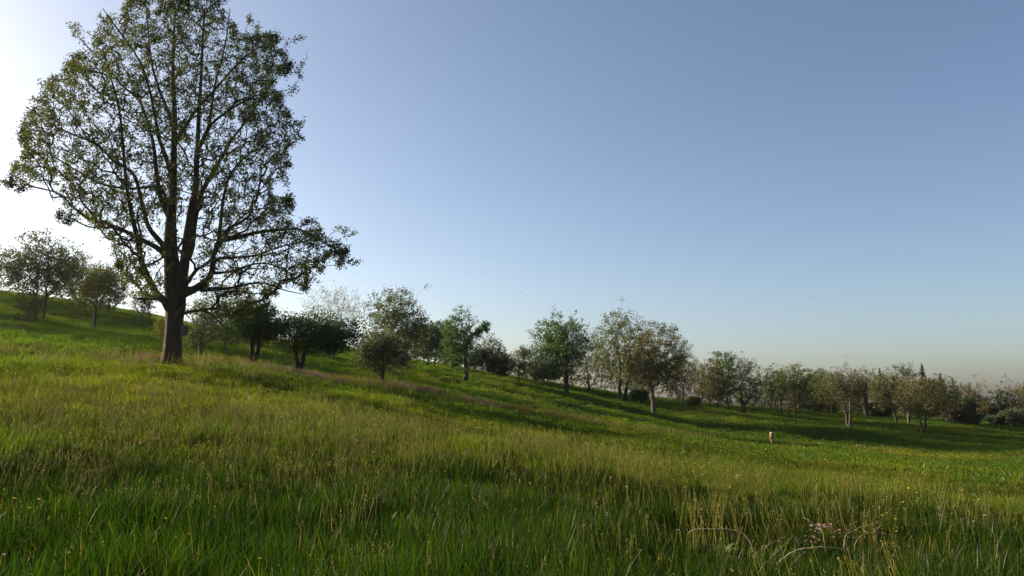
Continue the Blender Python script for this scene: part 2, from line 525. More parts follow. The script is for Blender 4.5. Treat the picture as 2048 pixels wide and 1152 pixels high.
def resample(pts, step):
    pts = np.asarray(pts, float)
    if len(pts) > 2:      # Catmull-Rom
        q = np.concatenate([[2 * pts[0] - pts[1]], pts, [2 * pts[-1] - pts[-2]]])
        out = []
        for i in range(1, len(q) - 2):
            L = np.linalg.norm(q[i + 1][:3] - q[i][:3])
            m = max(2, int(L / step) + 1)
            for t in np.arange(m) / m:
                out.append(.5 * (2 * q[i] + (q[i + 1] - q[i - 1]) * t + (2 * q[i - 1] - 5 * q[i] + 4 * q[i + 1] - q[i + 2]) * t * t
                                 + (3 * q[i] - q[i - 1] - 3 * q[i + 1] + q[i + 2]) * t ** 3))
        out.append(pts[-1])
        return np.array(out)
    m = max(2, int(np.linalg.norm(pts[1][:3] - pts[0][:3]) / step) + 1)
    t = np.linspace(0, 1, m + 1)[:, None]
    return pts[0] * (1 - t) + pts[1] * t

# ------------------------------------------------------------------ the old oak
OAK_Y = 36.0
def build_oak():
    rng = np.random.default_rng(21)
    bz = hz(*at(343, 734, OAK_Y)[:2])
    dz = bz - at(343, 734, OAK_Y)[2]
    base = at(343, 734, OAK_Y); base[2] = bz
    root = tag(link("oak_tree", None, loc=base), "tall old oak with thick forked trunk and sparse young leaves, alone on the near slope", "tree")
    ppm = F / OAK_Y
    def P(px, py, off):
        q = at(px, py, OAK_Y + off); q[2] += dz; return q - base
    def pl(seq, off0, off1, r0, r1):
        k = len(seq)
        rows = []
        for i, (x, y) in enumerate(seq):
            t = i / (k - 1)
            p = P(x, y, off0 + (off1 - off0) * t)
            rows.append((*p, (r0 + (r1 - r0) * t ** .8) / ppm))
        return resample(rows, .3)
    stem = [(343, 745), (342, 733), (343, 715), (345, 690), (348, 650), (351, 615), (350, 585), (346, 550), (342, 510), (341, 470), (343, 430), (346, 387),
            (347, 330), (348, 281), (349, 230), (347, 180), (346, 140), (348, 70), (351, 10)]
    rp = [21, 18.6, 17, 16.2, 16.6, 19, 20, 16.5, 13.5, 11.2, 9, 7.2, 6.4, 5.8, 5.0, 4.2, 3.4, 2.3, 1.2]
    rows = []
    for (x, y), r in zip(stem, rp): rows.append((*P(x, y, 0), r / ppm))
    trunk = resample(rows, .25)
    limbs = [  # pixel path, depth offset start/end, radius px start/end
        ([(354, 600), (364, 560), (371, 510), (378, 455), (384, 415), (390, 387), (394, 316), (397, 246), (401, 176), (405, 90), (409, 20)], -.2, -1.8, 12, 1.4),
        ([(338, 622), (329, 606), (309, 585), (295, 556), (281, 520), (276, 485), (267, 450), (260, 415), (253, 375), (246, 299), (239, 228), (222, 160), (205, 100)], -.2, -2.5, 8.5, 1.2),
        ([(341, 528), (327, 510), (309, 496), (281, 482), (246, 464), (211, 450), (176, 440), (148, 419), (116, 390), (63, 376), (25, 362)], 0, 1.2, 7, .8),
        ([(343, 520), (327, 495), (310, 475), (296, 455), (284, 410), (267, 352), (229, 327), (197, 295), (151, 274), (116, 260), (70, 229)], 0, -1.0, 6.5, .8),
        ([(343, 450), (322, 400), (313, 352), (309, 309), (299, 260), (278, 204), (246, 176), (218, 141), (183, 105), (158, 77)], 0, 2.4, 6, .8),
        ([(346, 365), (331, 316), (316, 274), (309, 229), (292, 158), (267, 105), (229, 53), (205, 20)], 0, -2.6, 5, .8),
        ([(347, 275), (341, 239), (316, 176), (302, 123), (295, 53), (290, 0)], 0, 1.8, 4.5, .8),
        ([(347, 300), (355, 281), (373, 253), (390, 225), (422, 190), (457, 151), (492, 116), (527, 93), (556, 84)], 0, 1.6, 5, .8),
        ([(392, 330), (394, 309), (415, 264), (422, 225), (429, 176), (443, 123), (454, 70), (460, 20)], -.9, 1.2, 5, .8),
        ([(393, 318), (400, 297), (422, 253), (457, 225), (492, 204), (527, 190), (574, 184)], -.9, -2.8, 4.2, .7),
        ([(360, 580), (366, 538), (383, 500), (390, 440), (404, 387), (422, 355), (446, 313), (464, 281), (492, 246), (520, 204), (560, 150)], .3, 2.8, 8, .9),
        ([(355, 596), (376, 588), (397, 577), (415, 563), (424, 545), (427, 514), (436, 489), (441, 450), (447, 398), (462, 350), (500, 310), (560, 285)], -.4, -2.2, 9, .9),
        ([(432, 499), (440, 486), (468, 480), (492, 473), (530, 466), (563, 463), (598, 462), (633, 482), (668, 500), (688, 528)], -.9, -1.2, 5.5, .7),
        ([(425, 530), (440, 520), (457, 519), (510, 514), (563, 496), (615, 485), (655, 478)], -.8, 1.8, 3.8, .7),
        ([(360, 592), (376, 566), (394, 542), (422, 522), (470, 450), (520, 420), (590, 435)], .4, 3.2, 5.5, .7),
        ([(395, 579), (408, 584), (457, 580), (492, 572), (527, 570), (570, 584), (605, 592)], -.5, -1.8, 4.2, .6),
        ([(424, 550), (440, 549), (464, 545), (510, 531), (545, 533), (580, 549), (610, 560)], -.6, 1.0, 3.4, .6),
        ([(356, 634), (380, 627), (422, 621), (457, 626), (490, 640), (525, 655)], -.3, -1.4, 3.8, .6),
        ([(405, 624), (425, 633), (433, 644), (457, 661)], -.8, -1.2, 2.6, .7),
        ([(338, 505), (330, 515), (309, 528), (281, 545), (253, 559), (235, 565)], 0, -1.4, 3, .5),
        ([(340, 430), (320, 380), (262, 380), (200, 370), (130, 330), (70, 290), (50, 275)], 0, 3.0, 4, .6),
        ([(340, 548), (325, 535), (310, 560), (295, 590), (285, 620)], -.2, -1.0, 1.6, .4),
    ]
    lp = [pl(*l) for l in limbs]
    # trunk mesh with flared, ridged foot
    g = Geo()
    sides = 26
    t, u, w = frames(trunk[:, :3])
    ang = np.linspace(0, 2 * math.pi, sides, endpoint=False)
    ridge = 1 + .05 * np.sin(ang * 7 + 1.3)[None] + .035 * np.sin(ang * 11 + trunk[:, 2:3] * .8) + .05 * (rng.random((len(trunk), sides)) - .5)
    h = np.clip(trunk[:, 2] - trunk[1, 2], 0, None)
    flare = 1 + .24 * np.exp(-h / .4)[:, None] * (1 + .5 * np.sin(ang * 5 + .4)[None])
    rr = trunk[:, 3:4] * ridge * flare
    v = trunk[:, None, :3] + rr[..., None] * (np.cos(ang)[None, :, None] * u[:, None] + np.sin(ang)[None, :, None] * w[:, None])
    i = np.arange(len(trunk) - 1)[:, None] * sides; j = np.arange(sides)[None]; j2 = (j + 1) % sides
    g.add(v.reshape(-1, 3), np.stack([i + j, i + j2, i + sides + j2, i + sides + j], -1).reshape(-1, 4))
    link("trunk", g.mesh("trunk", True), M["bark_oak"], root)
    for q in lp:
        g = Geo()
        tube(g, q[:, :3], q[:, 3], 12, True, .12)
        link("limb", g.mesh("limb", True), M["bark_oak"], root)
    g = Geo()       # broken dead stub on the left
    q = pl([(332, 604), (310, 602), (290, 601.5), (267, 599.5)], -.3, -.5, 2.9, 2.0); tube(g, q[:, :3], q[:, 3], 8, True, .15)
    q = pl([(268, 600), (266, 594), (263, 588)], -.5, -.5, .9, .4); tube(g, q[:, :3], q[:, 3], 5)
    o = link("dead_stub", g.mesh("dead_stub", True), M["bark_oak"], root); o["label"] = "short broken dead branch sticking out to the side"
    g = Geo()       # pale dead branch lying across the trunk
    q = pl([(352, 634), (356, 627), (363, 617), (374, 611)], -.62, -.7, 1.6, 1.0); tube(g, q[:, :3], q[:, 3], 6)
    o = link("dead_branch", g.mesh("dead_branch", True), M["bark_grey"], root); o["label"] = "pale bare branch across the front of the trunk"
    # skeleton nodes
    P0 = []; par0 = []; path0 = []; rad0 = []
    def addpoly(q, parent, pbase):
        last = parent; acc = pbase
        for k in range(len(q)):
            if last >= 0: acc += np.linalg.norm(q[k, :3] - P0[last])
            P0.append(q[k, :3]); par0.append(last); path0.append(acc); rad0.append(q[k, 3]); last = len(P0) - 1
    addpoly(trunk, -1, 0)
    for q in lp:
        d = np.linalg.norm(np.array(P0) - q[0, :3], axis=1); k = int(d.argmin())
        addpoly(q, k, path0[k])
    P0 = np.array(P0); par0 = np.array(par0); path0 = np.array(path0); rad0 = np.array(rad0)
    # crown outline from the silhouette, given depth like a round crown
    poly = np.array([(22, 362), (45, 272), (58, 205), (88, 165), (146, 130), (162, 92), (204, 46), (244, 8), (272, -16), (350, -34), (430, -20), (472, 30), (494, 75),
                     (540, 75), (578, 110), (560, 165), (578, 195), (572, 240), (598, 262), (585, 330), (560, 395), (600, 432), (645, 450), (668, 478), (690, 530),
                     (655, 515), (612, 575), (560, 590), (500, 588), (440, 596), (400, 585), (385, 600), (360, 560), (300, 560), (255, 565), (232, 505), (205, 470), (125, 442), (130, 402), (70, 378)], float)
    def inside(x, y):
        c = np.zeros(len(x), bool); n = len(poly); j = n - 1
        for i in range(n):
            xi, yi = poly[i]; xj, yj = poly[j]
            c ^= ((yi > y) != (yj > y)) & (x < (xj - xi) * (y - yi) / (yj - yi + 1e-9) + xi)
            j = i
        return c
    def extent(y):
        xs = []
        n = len(poly)
        for i in range(n):
            (xa, ya), (xb, yb) = poly[i], poly[(i + 1) % n]
            if (ya > y) != (yb > y): xs.append(xa + (xb - xa) * (y - ya) / (yb - ya))
        return (min(xs), max(xs)) if xs else (340, 350)
    pts = []
    N = 7600
    while len(pts) < N:
        x = rng.uniform(15, 695, 4000); y = rng.uniform(-40, 600, 4000)
        k = inside(x + 46 * vnoise(x / 34, y / 34 + 60), y + 46 * vnoise(x / 34 + 90, y / 34)); x, y = x[k], y[k]
        for a, b in zip(x, y):
            x0, x1 = extent(b)
            u_ = np.clip((a - (x0 + x1) / 2) / ((x1 - x0) / 2 + 1e-6), -1, 1)
            half = math.sqrt(max(0, 1 - u_ * u_)) * min((x1 - x0) / 2, 230) / ppm * .8
            s = rng.uniform(-1, 1)
            off = half * math.copysign(abs(s) ** .7, s)
            rel = max(abs(u_), abs(s), 1 - (b + 40) / 330)
            if b > 430 and 290 < a < 400 and rng.random() < .75: continue
            if rng.random() < .30 + .7 * np.clip(rel, 0, 1) ** 2:
                pts.append(P(a, b, off))
        pts = pts[:N]
    # sprays that reach out past the crown's outline
    cen_ = np.array((335., 300.))
    for _ in range(42):
        q = poly[rng.integers(len(poly))] + rng.normal(size=2) * 22
        if q[1] > 560: continue
        d_ = (q - cen_) / np.linalg.norm(q - cen_); L_ = rng.uniform(14, 42); off = rng.normal() * 1.6
        bend = rng.normal() * .4
        for t_ in np.linspace(0, 1, 6):
            p_ = q + d_ * L_ * t_ + np.array((-d_[1], d_[0])) * bend * L_ * t_ * t_ + rng.normal(size=2) * 2
            pts.append(P(p_[0], p_[1], off + t_ * .3))
    # droop under the lower right limb and thin twigs low on the left
    for _ in range(170):
        a = rng.uniform(430, 560); b = 590 + rng.random() * 55 - abs(a - 500) * .15
        pts.append(P(a, b, rng.normal(-1.2, .8)))
    for _ in range(60):
        pts.append(P(rng.uniform(240, 325), rng.uniform(545, 600), rng.normal(-1, 1.2)))
    pts = np.array(pts)
    # clump the points a little so that gaps open between the sprays
    seeds = pts[rng.choice(len(pts), 800, replace=False)]
    dd = ((pts[:, None] - seeds[None]) ** 2).sum(-1).argmin(1)
    pts = pts + (seeds[dd] - pts) * .24
    Pn, par, path = grow(P0, par0, path0, pts, .22, .45)
    n0 = len(P0)
    r, tips = twig_radii(par, n0, .0085, rad0)
    ch = np.arange(n0, len(Pn))
    A = Pn[par[ch]]; B = Pn[ch]
    mid = (A + B) / 2 + rng.normal(size=A.shape) * .09 * np.linalg.norm(B - A, axis=1)[:, None]
    ra = np.minimum(r[par[ch]], r[ch] * 1.25); rb = r[ch]; rm = (ra + rb) / 2
    g = Geo()
    for lo, hi, s in ((0, .014, 3), (.014, .04, 4), (.04, 9, 7)):
        k = (rb >= lo) & (rb < hi)
        prisms(g, A[k], mid[k], ra[k], rm[k], s); prisms(g, mid[k], B[k], rm[k], rb[k], s)
    tw = link("twigs", g.mesh("twigs"), M["bark_oak"], root)
    # leaf sprays
    thin = (rb < .03)
    thin &= vnoise(B[:, 0] * .9 + 5 + B[:, 1] * .5, B[:, 2] * .9 + B[:, 1] * .5) + .25 * rng.random(len(B)) > -.10
    c1 = B[thin]; c2 = mid[thin]
    cen = np.concatenate([np.repeat(c1, 14, 0) + rng.normal(size=(len(c1) * 14, 3)) * .092,
                          np.repeat(c2, 1, 0) + rng.normal(size=(len(c2), 3)) * .07])
    v, f, a = leaves(cen, .105, rng, .62)
    g = Geo(); g.add(v, f, a)
    link("crown", g.mesh("crown"), M["leaf_oak"], root)
build_oak()

# ------------------------------------------------------------------ other trees and shrubs
def build_tree(name, label, cat, group, px, py, Y, boxpx, leaf, bark, n=620, size=.22, per=7, stems=((0, 0),), lobes=9, wid=None, seed=0, fork=.28,
               bf=.3, spread=.26, side=None, lift=None, up=.0, trunk_r=None):
    """boxpx = crown x0, x1, top, bottom in the picture; stems = (foot offset m, lean m) pairs"""
    rng = np.random.default_rng(1000 + seed + abs(int(px * 7 + Y)))
    b = at(px, py, Y); bz = hz(b[0], b[1]); dz = bz - b[2]; base = np.array((b[0], b[1], bz))
    root = tag(link(name, None, loc=base), label, cat, group)
    k = Y / F
    x0, x1, yt, yb = boxpx
    cx = ((x0 + x1) / 2 - px) * k; hw = (x1 - x0) / 2 * k
    zt = (at(px, yt, Y)[2] + dz) - bz; zb = max(.05, (at(px, yb, Y)[2] + dz) - bz)
    cz = (zt + zb) / 2; hh = (zt - zb) / 2
    dh = hw * .9
    # crown = union of lobes inside the crown's envelope
    L = []
    for i in range(lobes):
        d = rng.normal(size=3); d /= np.linalg.norm(d); d[2] = d[2] * .9 + up
        rr = .62 * rng.random() ** .4
        L.append((d * rr, rng.uniform(.30, .46)))
    L.append((np.array((0, 0, .45)), .45)); L.append((np.array((0, 0, 0)), .5))
    pts = []
    while len(pts) < n:
        c, q = L[rng.integers(len(L))]
        d = rng.normal(size=3); d /= np.linalg.norm(d)
        p = c + d * q * rng.random() ** .45
        if (abs(p[0]) ** 2.3 + abs(p[1]) ** 2.3 + abs(p[2]) ** 2.3) > 1.05: continue
        pts.append(p)
    pts = np.array(pts)
    lo_, hi_ = np.percentile(pts, 2, axis=0), np.percentile(pts, 98, axis=0)
    pts = (pts - (lo_ + hi_) / 2) / ((hi_ - lo_) / 2) * 1.09
    pts = pts[((np.abs(pts) ** 2.4).sum(1) < 1.18) | (rng.random(len(pts)) < .03)]
    pts = pts * np.array((hw, dh, hh)) + np.array((cx, 0, cz))
    if side is not None:                    # a long side limb: (px, py) of its tip
        tip = np.array(((side[0] - px) * k, 0, (at(px, side[1], Y)[2] + dz) - bz))
        st = np.array((cx, 0, cz - hh * .3))
        t = rng.random(int(n * .16)) ** .7
        pts = np.concatenate([pts, st + (tip - st) * t[:, None] + rng.normal(size=(len(t), 3)) * hw * .13])
    tr = trunk_r or max(.035, .016 * zt + .02)
    P0 = []; par0 = []; path0 = []; rad0 = []
    gt = Geo()
    top = zb + (zt - zb) * .62
    for (fo, lean) in stems:
        yoff = rng.normal() * .12 * (len(stems) > 1)
        tgt = np.array((cx * .8 + lean, yoff * 6, top * rng.uniform(.9, 1.05)))
        foot = np.array((fo, yoff, -.25))
        m1 = np.array((fo + lean * .22 + rng.normal() * .05 * zt * .3, yoff * 2, max(zb, .15 * zt) * .9))
        m2 = (m1 + tgt) / 2 + np.array((rng.normal(), rng.normal(), 0)) * .025 * zt
        rs = tr / max(1, len(stems)) ** .45
        q = resample([(*foot, rs * 1.35), (*(foot + (0, 0, .3)), rs * 1.1), (*m1, rs * .9), (*m2, rs * .55), (*tgt, rs * .2)], max(.25, zt * .05))
        q[2:-1, :2] += rng.normal(size=(len(q) - 3, 2)) * .006 * zt
        tube(gt, q[:, :3], np.clip(q[:, 3], .01, None), 9, True, .14)
        last = -1; acc = 0
        zmin = zb * fork + .1
        for r_ in q:
            if last >= 0: acc += np.linalg.norm(r_[:3] - P0[last])
            P0.append(r_[:3]); par0.append(last); rad0.append(max(r_[3], .01)); last = len(P0) - 1
            path0.append(acc if r_[2] > zmin else acc + 50)
    P0 = np.array(P0); par0 = np.array(par0); path0 = np.array(path0); rad0 = np.array(rad0)
    Pn, par, path = grow(P0, par0, path0, pts, bf, .5)
    r0 = max(.007, .00013 * Y)
    r, tips = twig_radii(par, len(P0), r0, rad0)
    ch = np.arange(len(P0), len(Pn))
    A = Pn[par[ch]]; B = Pn[ch]
    rb = np.minimum(r[ch], tr * .45); ra = np.minimum(np.minimum(r[par[ch]], tr * .5), rb * 1.3)
    mid = (A + B) / 2 + rng.normal(size=A.shape) * .08 * np.linalg.norm(B - A, axis=1)[:, None]
    for lo, hi, s in ((0, .03, 3), (.03, 9, 5)):
        kk = (rb >= lo) & (rb < hi)
        prisms(gt, A[kk], mid[kk], ra[kk], (ra + rb)[kk] / 2, s); prisms(gt, mid[kk], B[kk], (ra + rb)[kk] / 2, rb[kk], s)
    link("trunk", gt.mesh("trunk"), M[bark], root)
    if per:
        sg = spread * .82 * max(.5, hw / 3.2) ** .5
        per = int(round(per * 2.2)); size = size * .88; cen = np.repeat(B, per, 0) + rng.normal(size=(len(B) * per, 3)) * sg * np.array((1, 1, .8))
        v, f, a = leaves(cen, size, rng, .7)
        g = Geo(); g.add(v, f, a)
        link("crown", g.mesh("crown"), M[leaf], root)
    return root

G_RIDGE = "trees along the hill ridge"
G_ORCH = "small trees beside the old oak"
G_WOOD = "trees at the far edge of the meadow"
G_SHRUB = "shrubs under the far trees"
T = build_tree
# hill on the left
T("oak_tree", "broad oak on the hill with two dark trunks side by side", "tree", G_RIDGE, 79, 645, 78, (8, 150, 466, 602), "leaf_oak", "bark_dark", 1080, .19, 7, ((-.28, -.5), (.28, .5)), 13, seed=1)
T("small_tree", "crooked little tree at the feet of the twin-trunked hill oak", "tree", G_RIDGE, 53, 650, 74, (26, 84, 598, 636), "leaf_oak", "bark_dark", 264, .13, 4, ((0, .35),), 6, seed=2)
T("oak_tree", "hilltop tree cut by the left picture edge", "tree", G_RIDGE, -12, 588, 104, (-75, 42, 486, 586), "leaf_oak", "bark_dark", 720, .22, 6, ((0, 0), (.6, 1.2)), 9, seed=3)
T("oak_tree", "rounded hilltop tree just right of the twin-trunked oak", "tree", G_RIDGE, 161, 611, 106, (105, 206, 503, 606), "leaf_oak", "bark_dark", 780, .21, 7, ((0, 0), (.5, .8)), 9, seed=4)
T("oak_tree", "slender tree standing below the ridge on the left slope", "tree", G_RIDGE, 188, 655, 82, (146, 238, 528, 616), "leaf_oak", "bark_dark", 624, .18, 6, ((0, 0),), 8, seed=5)
T("oak_tree", "many-stemmed tree at the right end of the hilltop grove", "tree", G_RIDGE, 217, 622, 106, (176, 254, 533, 618), "leaf_oak", "bark_dark", 624, .21, 6, ((-.7, -.9), (0, 0), (.7, .9)), 9, seed=6)
T("small_tree", "small thin-stemmed tree on the ridge left of the old oak's trunk", "tree", G_RIDGE, 290, 643, 98, (262, 315, 574, 634), "leaf_oak", "bark_dark", 288, .19, 5, ((-.4, -.3), (.4, .3)), 6, seed=7)
T("dry_shrub", "low dry brown shrub on the dark left slope", "shrub", None, 46, 684, 56, (32, 62, 664, 683), "leaf_purple", "bark_dark", 110, .07, 3, ((-.2, -.3), (0, 0), (.2, .3)), 5, seed=8, trunk_r=.03)
T("shrub", "yellow-green sunlit shrub peeking out left of the old oak trunk", "shrub", None, 326, 690, 58, (308, 346, 630, 682), "leaf_yellow", "bark_dark", 220, .13, 5, ((0, 0), (.15, .2)), 6, seed=9, trunk_r=.04)
for i, (x_, y_) in enumerate(((-62, 73), (-67, 84), (-74, 76), (-78, 92), (-72, 100), (-86, 84))):   # the grove goes on; unseen oaks added here to shade the hillside
    px_ = 1024 + F * x_ / (y_ * CT); k_ = F / y_
    T("oak_tree", "unseen oak of the hill grove, added beyond the left picture edge to shade the slope", "tree", "unseen shade oaks of the hill grove beyond the picture", px_, 640, y_, (px_ - 4.6 * k_, px_ + 4.6 * k_, 640 - 11 * k_, 640 - 2.2 * k_), "leaf_oak", "bark_dark", 420, .24, 8, ((0, 0),), 9, seed=200 + i)
# beside the oak
T("small_tree", "slim young tree with low crossing branches right of the oak trunk", "tree", G_ORCH, 400, 722, 46, (362, 452, 594, 684), "leaf_grey", "bark_grey", 420, .11, 4, ((0, .1),), 8, seed=10, side=(372, 682), trunk_r=.11)
T("oak_tree", "light olive tree on the slope behind the slim young tree", "tree", G_ORCH, 452, 702, 72, (392, 536, 582, 682), "leaf_olive", "bark_grey", 700, .17, 7, ((0, 0),), 10, seed=11)
T("orchard_tree", "dark vase-shaped orchard tree with several stems from one foot", "tree", G_ORCH, 506, 735, 47, (446, 562, 606, 684), "leaf_dark", "bark_dark", 700, .13, 8, ((-.1, -.7), (0, .1), (.12, .8)), 10, seed=12, trunk_r=.2)
T("orchard_tree", "flat-topped spreading orchard tree with dense dark crown", "tree", G_ORCH, 598, 750, 48, (530, 718, 624, 702), "leaf_dark", "bark_dark", 950, .14, 9, ((-.06, -.5), (.08, .7)), 14, seed=13, trunk_r=.2, bf=.2)
T("blossom_tree", "pale sparsely leafed tree rising behind the flat-topped orchard tree", "tree", G_ORCH, 655, 716, 86, (588, 732, 570, 684), "leaf_pale", "bark_grey", 620, .13, 4, ((0, 0), (.5, 1.2)), 10, seed=14)
T("orchard_tree", "low dark orchard tree with wide drooping crown in front of the tall round tree", "tree", G_ORCH, 762, 774, 55, (708, 818, 664, 744), "leaf_grey", "bark_dark", 800, .14, 7, ((0, 0),), 11, seed=15, trunk_r=.17)
T("oak_tree", "tall round-topped olive tree above the low dark orchard tree", "tree", G_ORCH, 778, 738, 80, (712, 852, 566, 728), "leaf_olive", "bark_grey", 950, .20, 7, ((0, 0),), 13, seed=16)
# ridge in the middle
T("oak_tree", "dark leaning tree at the shoulder of the tall round tree", "tree", G_WOOD, 846, 733, 110, (794, 876, 640, 730), "leaf_dark", "bark_dark", 520, .24, 7, ((0, 0), (.7, .6)), 9, seed=17)
T("oak_tree", "dense green tree left of the tall tree with the side limb", "tree", G_WOOD, 868, 736, 113, (836, 924, 648, 722), "leaf_green", "bark_dark", 620, .25, 8, ((0, 0),), 9, seed=18)
T("oak_tree", "tall narrow tree with one long limb reaching up to the right", "tree", G_WOOD, 930, 765, 95, (886, 958, 611, 744), "leaf_green", "bark_dark", 700, .2, 7, ((0, .2),), 10, seed=19, side=(976, 648), trunk_r=.28)
T("oak_tree", "small fan-shaped brownish tree in the gap of the tree line", "tree", G_WOOD, 986, 750, 124, (952, 1012, 666, 742), "leaf_brown", "bark_dark", 420, .22, 4, ((0, 0), (.4, .7)), 8, seed=20)
T("small_tree", "little upright tree with bare twig tips before the hedge", "tree", G_WOOD, 1038, 770, 108, (1016, 1068, 692, 752), "leaf_grey", "bark_dark", 260, .18, 4, ((0, 0),), 7, seed=21)
T("oak_tree", "bright green well-formed oak standing alone on the slope", "tree", G_WOOD, 1131, 789, 104, (1066, 1182, 632, 750), "leaf_green", "bark_dark", 900, .24, 8, ((0, 0),), 12, seed=22, trunk_r=.3)
T("oak_tree", "thin straggly tree right of the bright green oak", "tree", G_WOOD, 1177, 784, 121, (1150, 1208, 658, 766), "leaf_brown", "bark_dark", 330, .18, 3, ((0, 0),), 7, seed=23)
T("oak_tree", "high ragged olive-brown tree left of the brown oak", "tree", G_WOOD, 1246, 801, 116, (1182, 1304, 625, 772), "leaf_olive", "bark_dark", 950, .21, 8, ((-.3, -.8), (.35, .8)), 13, seed=24, trunk_r=.36)
T("oak_tree", "brown-leaved oak with thick pale sunlit trunk", "tree", G_WOOD, 1308, 821, 104, (1250, 1372, 640, 776), "leaf_brown", "bark_grey", 1050, .21, 9, ((0, 0),), 13, seed=25, trunk_r=.31)
T("oak_tree", "half-bare tree with fine twigs right of the brown oak", "tree", G_WOOD, 1366, 814, 117, (1330, 1400, 682, 796), "leaf_brown", "bark_grey", 480, .17, 3, ((0, 0),), 9, seed=26)
# right part of the wood
T("oak_tree", "brownish tree at the left end of the dark grove", "tree", G_WOOD, 1412, 817, 120, (1380, 1452, 714, 800), "leaf_brown", "bark_dark", 480, .2, 6, ((-.5, -.5), (.3, .4)), 9, seed=27)
T("oak_tree", "taller green tree in the middle of the dark grove", "tree", G_WOOD, 1436, 821, 122, (1414, 1482, 706, 800), "leaf_green", "bark_dark", 520, .22, 7, ((0, 0), (1.6, .5)), 9, seed=28)
T("oak_tree", "grey-tipped rounded tree at the right end of the dark grove", "tree", G_WOOD, 1489, 829, 120, (1460, 1526, 722, 808), "leaf_grey", "bark_dark", 480, .19, 4, ((0, 0), (-.4, -.5)), 9, seed=29, trunk_r=.24)
T("oak_tree", "leaning tree forked low into two dark trunks", "tree", G_WOOD, 1558, 832, 122, (1522, 1580, 732, 796), "leaf_green", "bark_dark", 430, .21, 5, ((-.1, -2.2), (.35, .8)), 8, seed=30)
T("oak_tree", "full olive tree right of the low-forked tree", "tree", G_WOOD, 1591, 843, 112, (1556, 1630, 730, 808), "leaf_olive", "bark_dark", 560, .21, 6, ((0, 0),), 10, seed=31)
T("oak_tree", "dark green tree behind the full olive tree", "tree", G_WOOD, 1640, 834, 138, (1612, 1668, 744, 812), "leaf_green", "bark_dark", 420, .24, 6, ((0, 0),), 8, seed=32)
T("oak_tree", "yellowish tree with short pale trunk left of the crooked tree", "tree", G_WOOD, 1665, 832, 132, (1624, 1694, 744, 808), "leaf_olive", "bark_pale", 460, .22, 6, ((0, 0),), 9, seed=33)
T("oak_tree", "dark narrow tree on a pale crooked forked trunk", "tree", G_WOOD, 1697, 859, 99, (1662, 1734, 738, 822), "leaf_brown", "bark_pale", 560, .17, 6, ((-.05, -.9), (.1, .6)), 10, seed=34, trunk_r=.24)
T("oak_tree", "gnarled oak with a twisted dead top above the wood", "tree", G_WOOD, 1733, 836, 132, (1704, 1770, 736, 800), "leaf_brown", "bark_dark", 400, .2, 4, ((0, 0),), 8, seed=35, trunk_r=.34)
T("oak_tree", "olive tree on a thin pale stem right of the gnarled oak", "tree", G_WOOD, 1793, 851, 117, (1742, 1812, 748, 820), "leaf_olive", "bark_pale", 520, .21, 6, ((0, -.4),), 10, seed=36, trunk_r=.16)
T("oak_tree", "tan tree with a short pale trunk before the firs", "tree", G_WOOD, 1818, 849, 119, (1784, 1856, 758, 820), "leaf_tan", "bark_pale", 460, .19, 6, ((0, 0),), 9, seed=37, trunk_r=.22)
T("oak_tree", "warm brown twin-stemmed tree in front of the firs", "tree", G_WOOD, 1847, 863, 105, (1804, 1908, 756, 830), "leaf_brown", "bark_pale", 800, .2, 7, ((-.15, -.5), (.3, .6)), 12, seed=38, trunk_r=.2)
T("oak_tree", "high loose-crowned tree left of the tallest fir", "tree", G_WOOD, 1808, 838, 150, (1776, 1840, 729, 800), "leaf_grey", "bark_dark", 380, .24, 5, ((0, 0),), 8, seed=39)
T("oak_tree", "dense olive tree right of the twin-stemmed brown tree", "tree", G_WOOD, 1886, 842, 138, (1856, 1920, 752, 834), "leaf_olive", "bark_dark", 520, .25, 7, ((0, 0),), 9, seed=40)
T("oak_tree", "tan tree just right of the bare fir top", "tree", G_WOOD, 1942, 850, 150, (1908, 1988, 770, 844), "leaf_tan", "bark_grey", 520, .25, 7, ((0, 0),), 9, seed=41)
T("oak_tree", "darker green-brown tree between two tan trees at the far right", "tree", G_WOOD, 2000, 853, 146, (1974, 2030, 772, 848), "leaf_olive", "bark_dark", 460, .25, 7, ((0, 0),), 9, seed=42)
T("oak_tree", "tan tree cut by the right picture edge", "tree", G_WOOD, 2052, 856, 144, (2016, 2096, 768, 850), "leaf_tan", "bark_grey", 520, .25, 7, ((0, 0),), 9, seed=43)
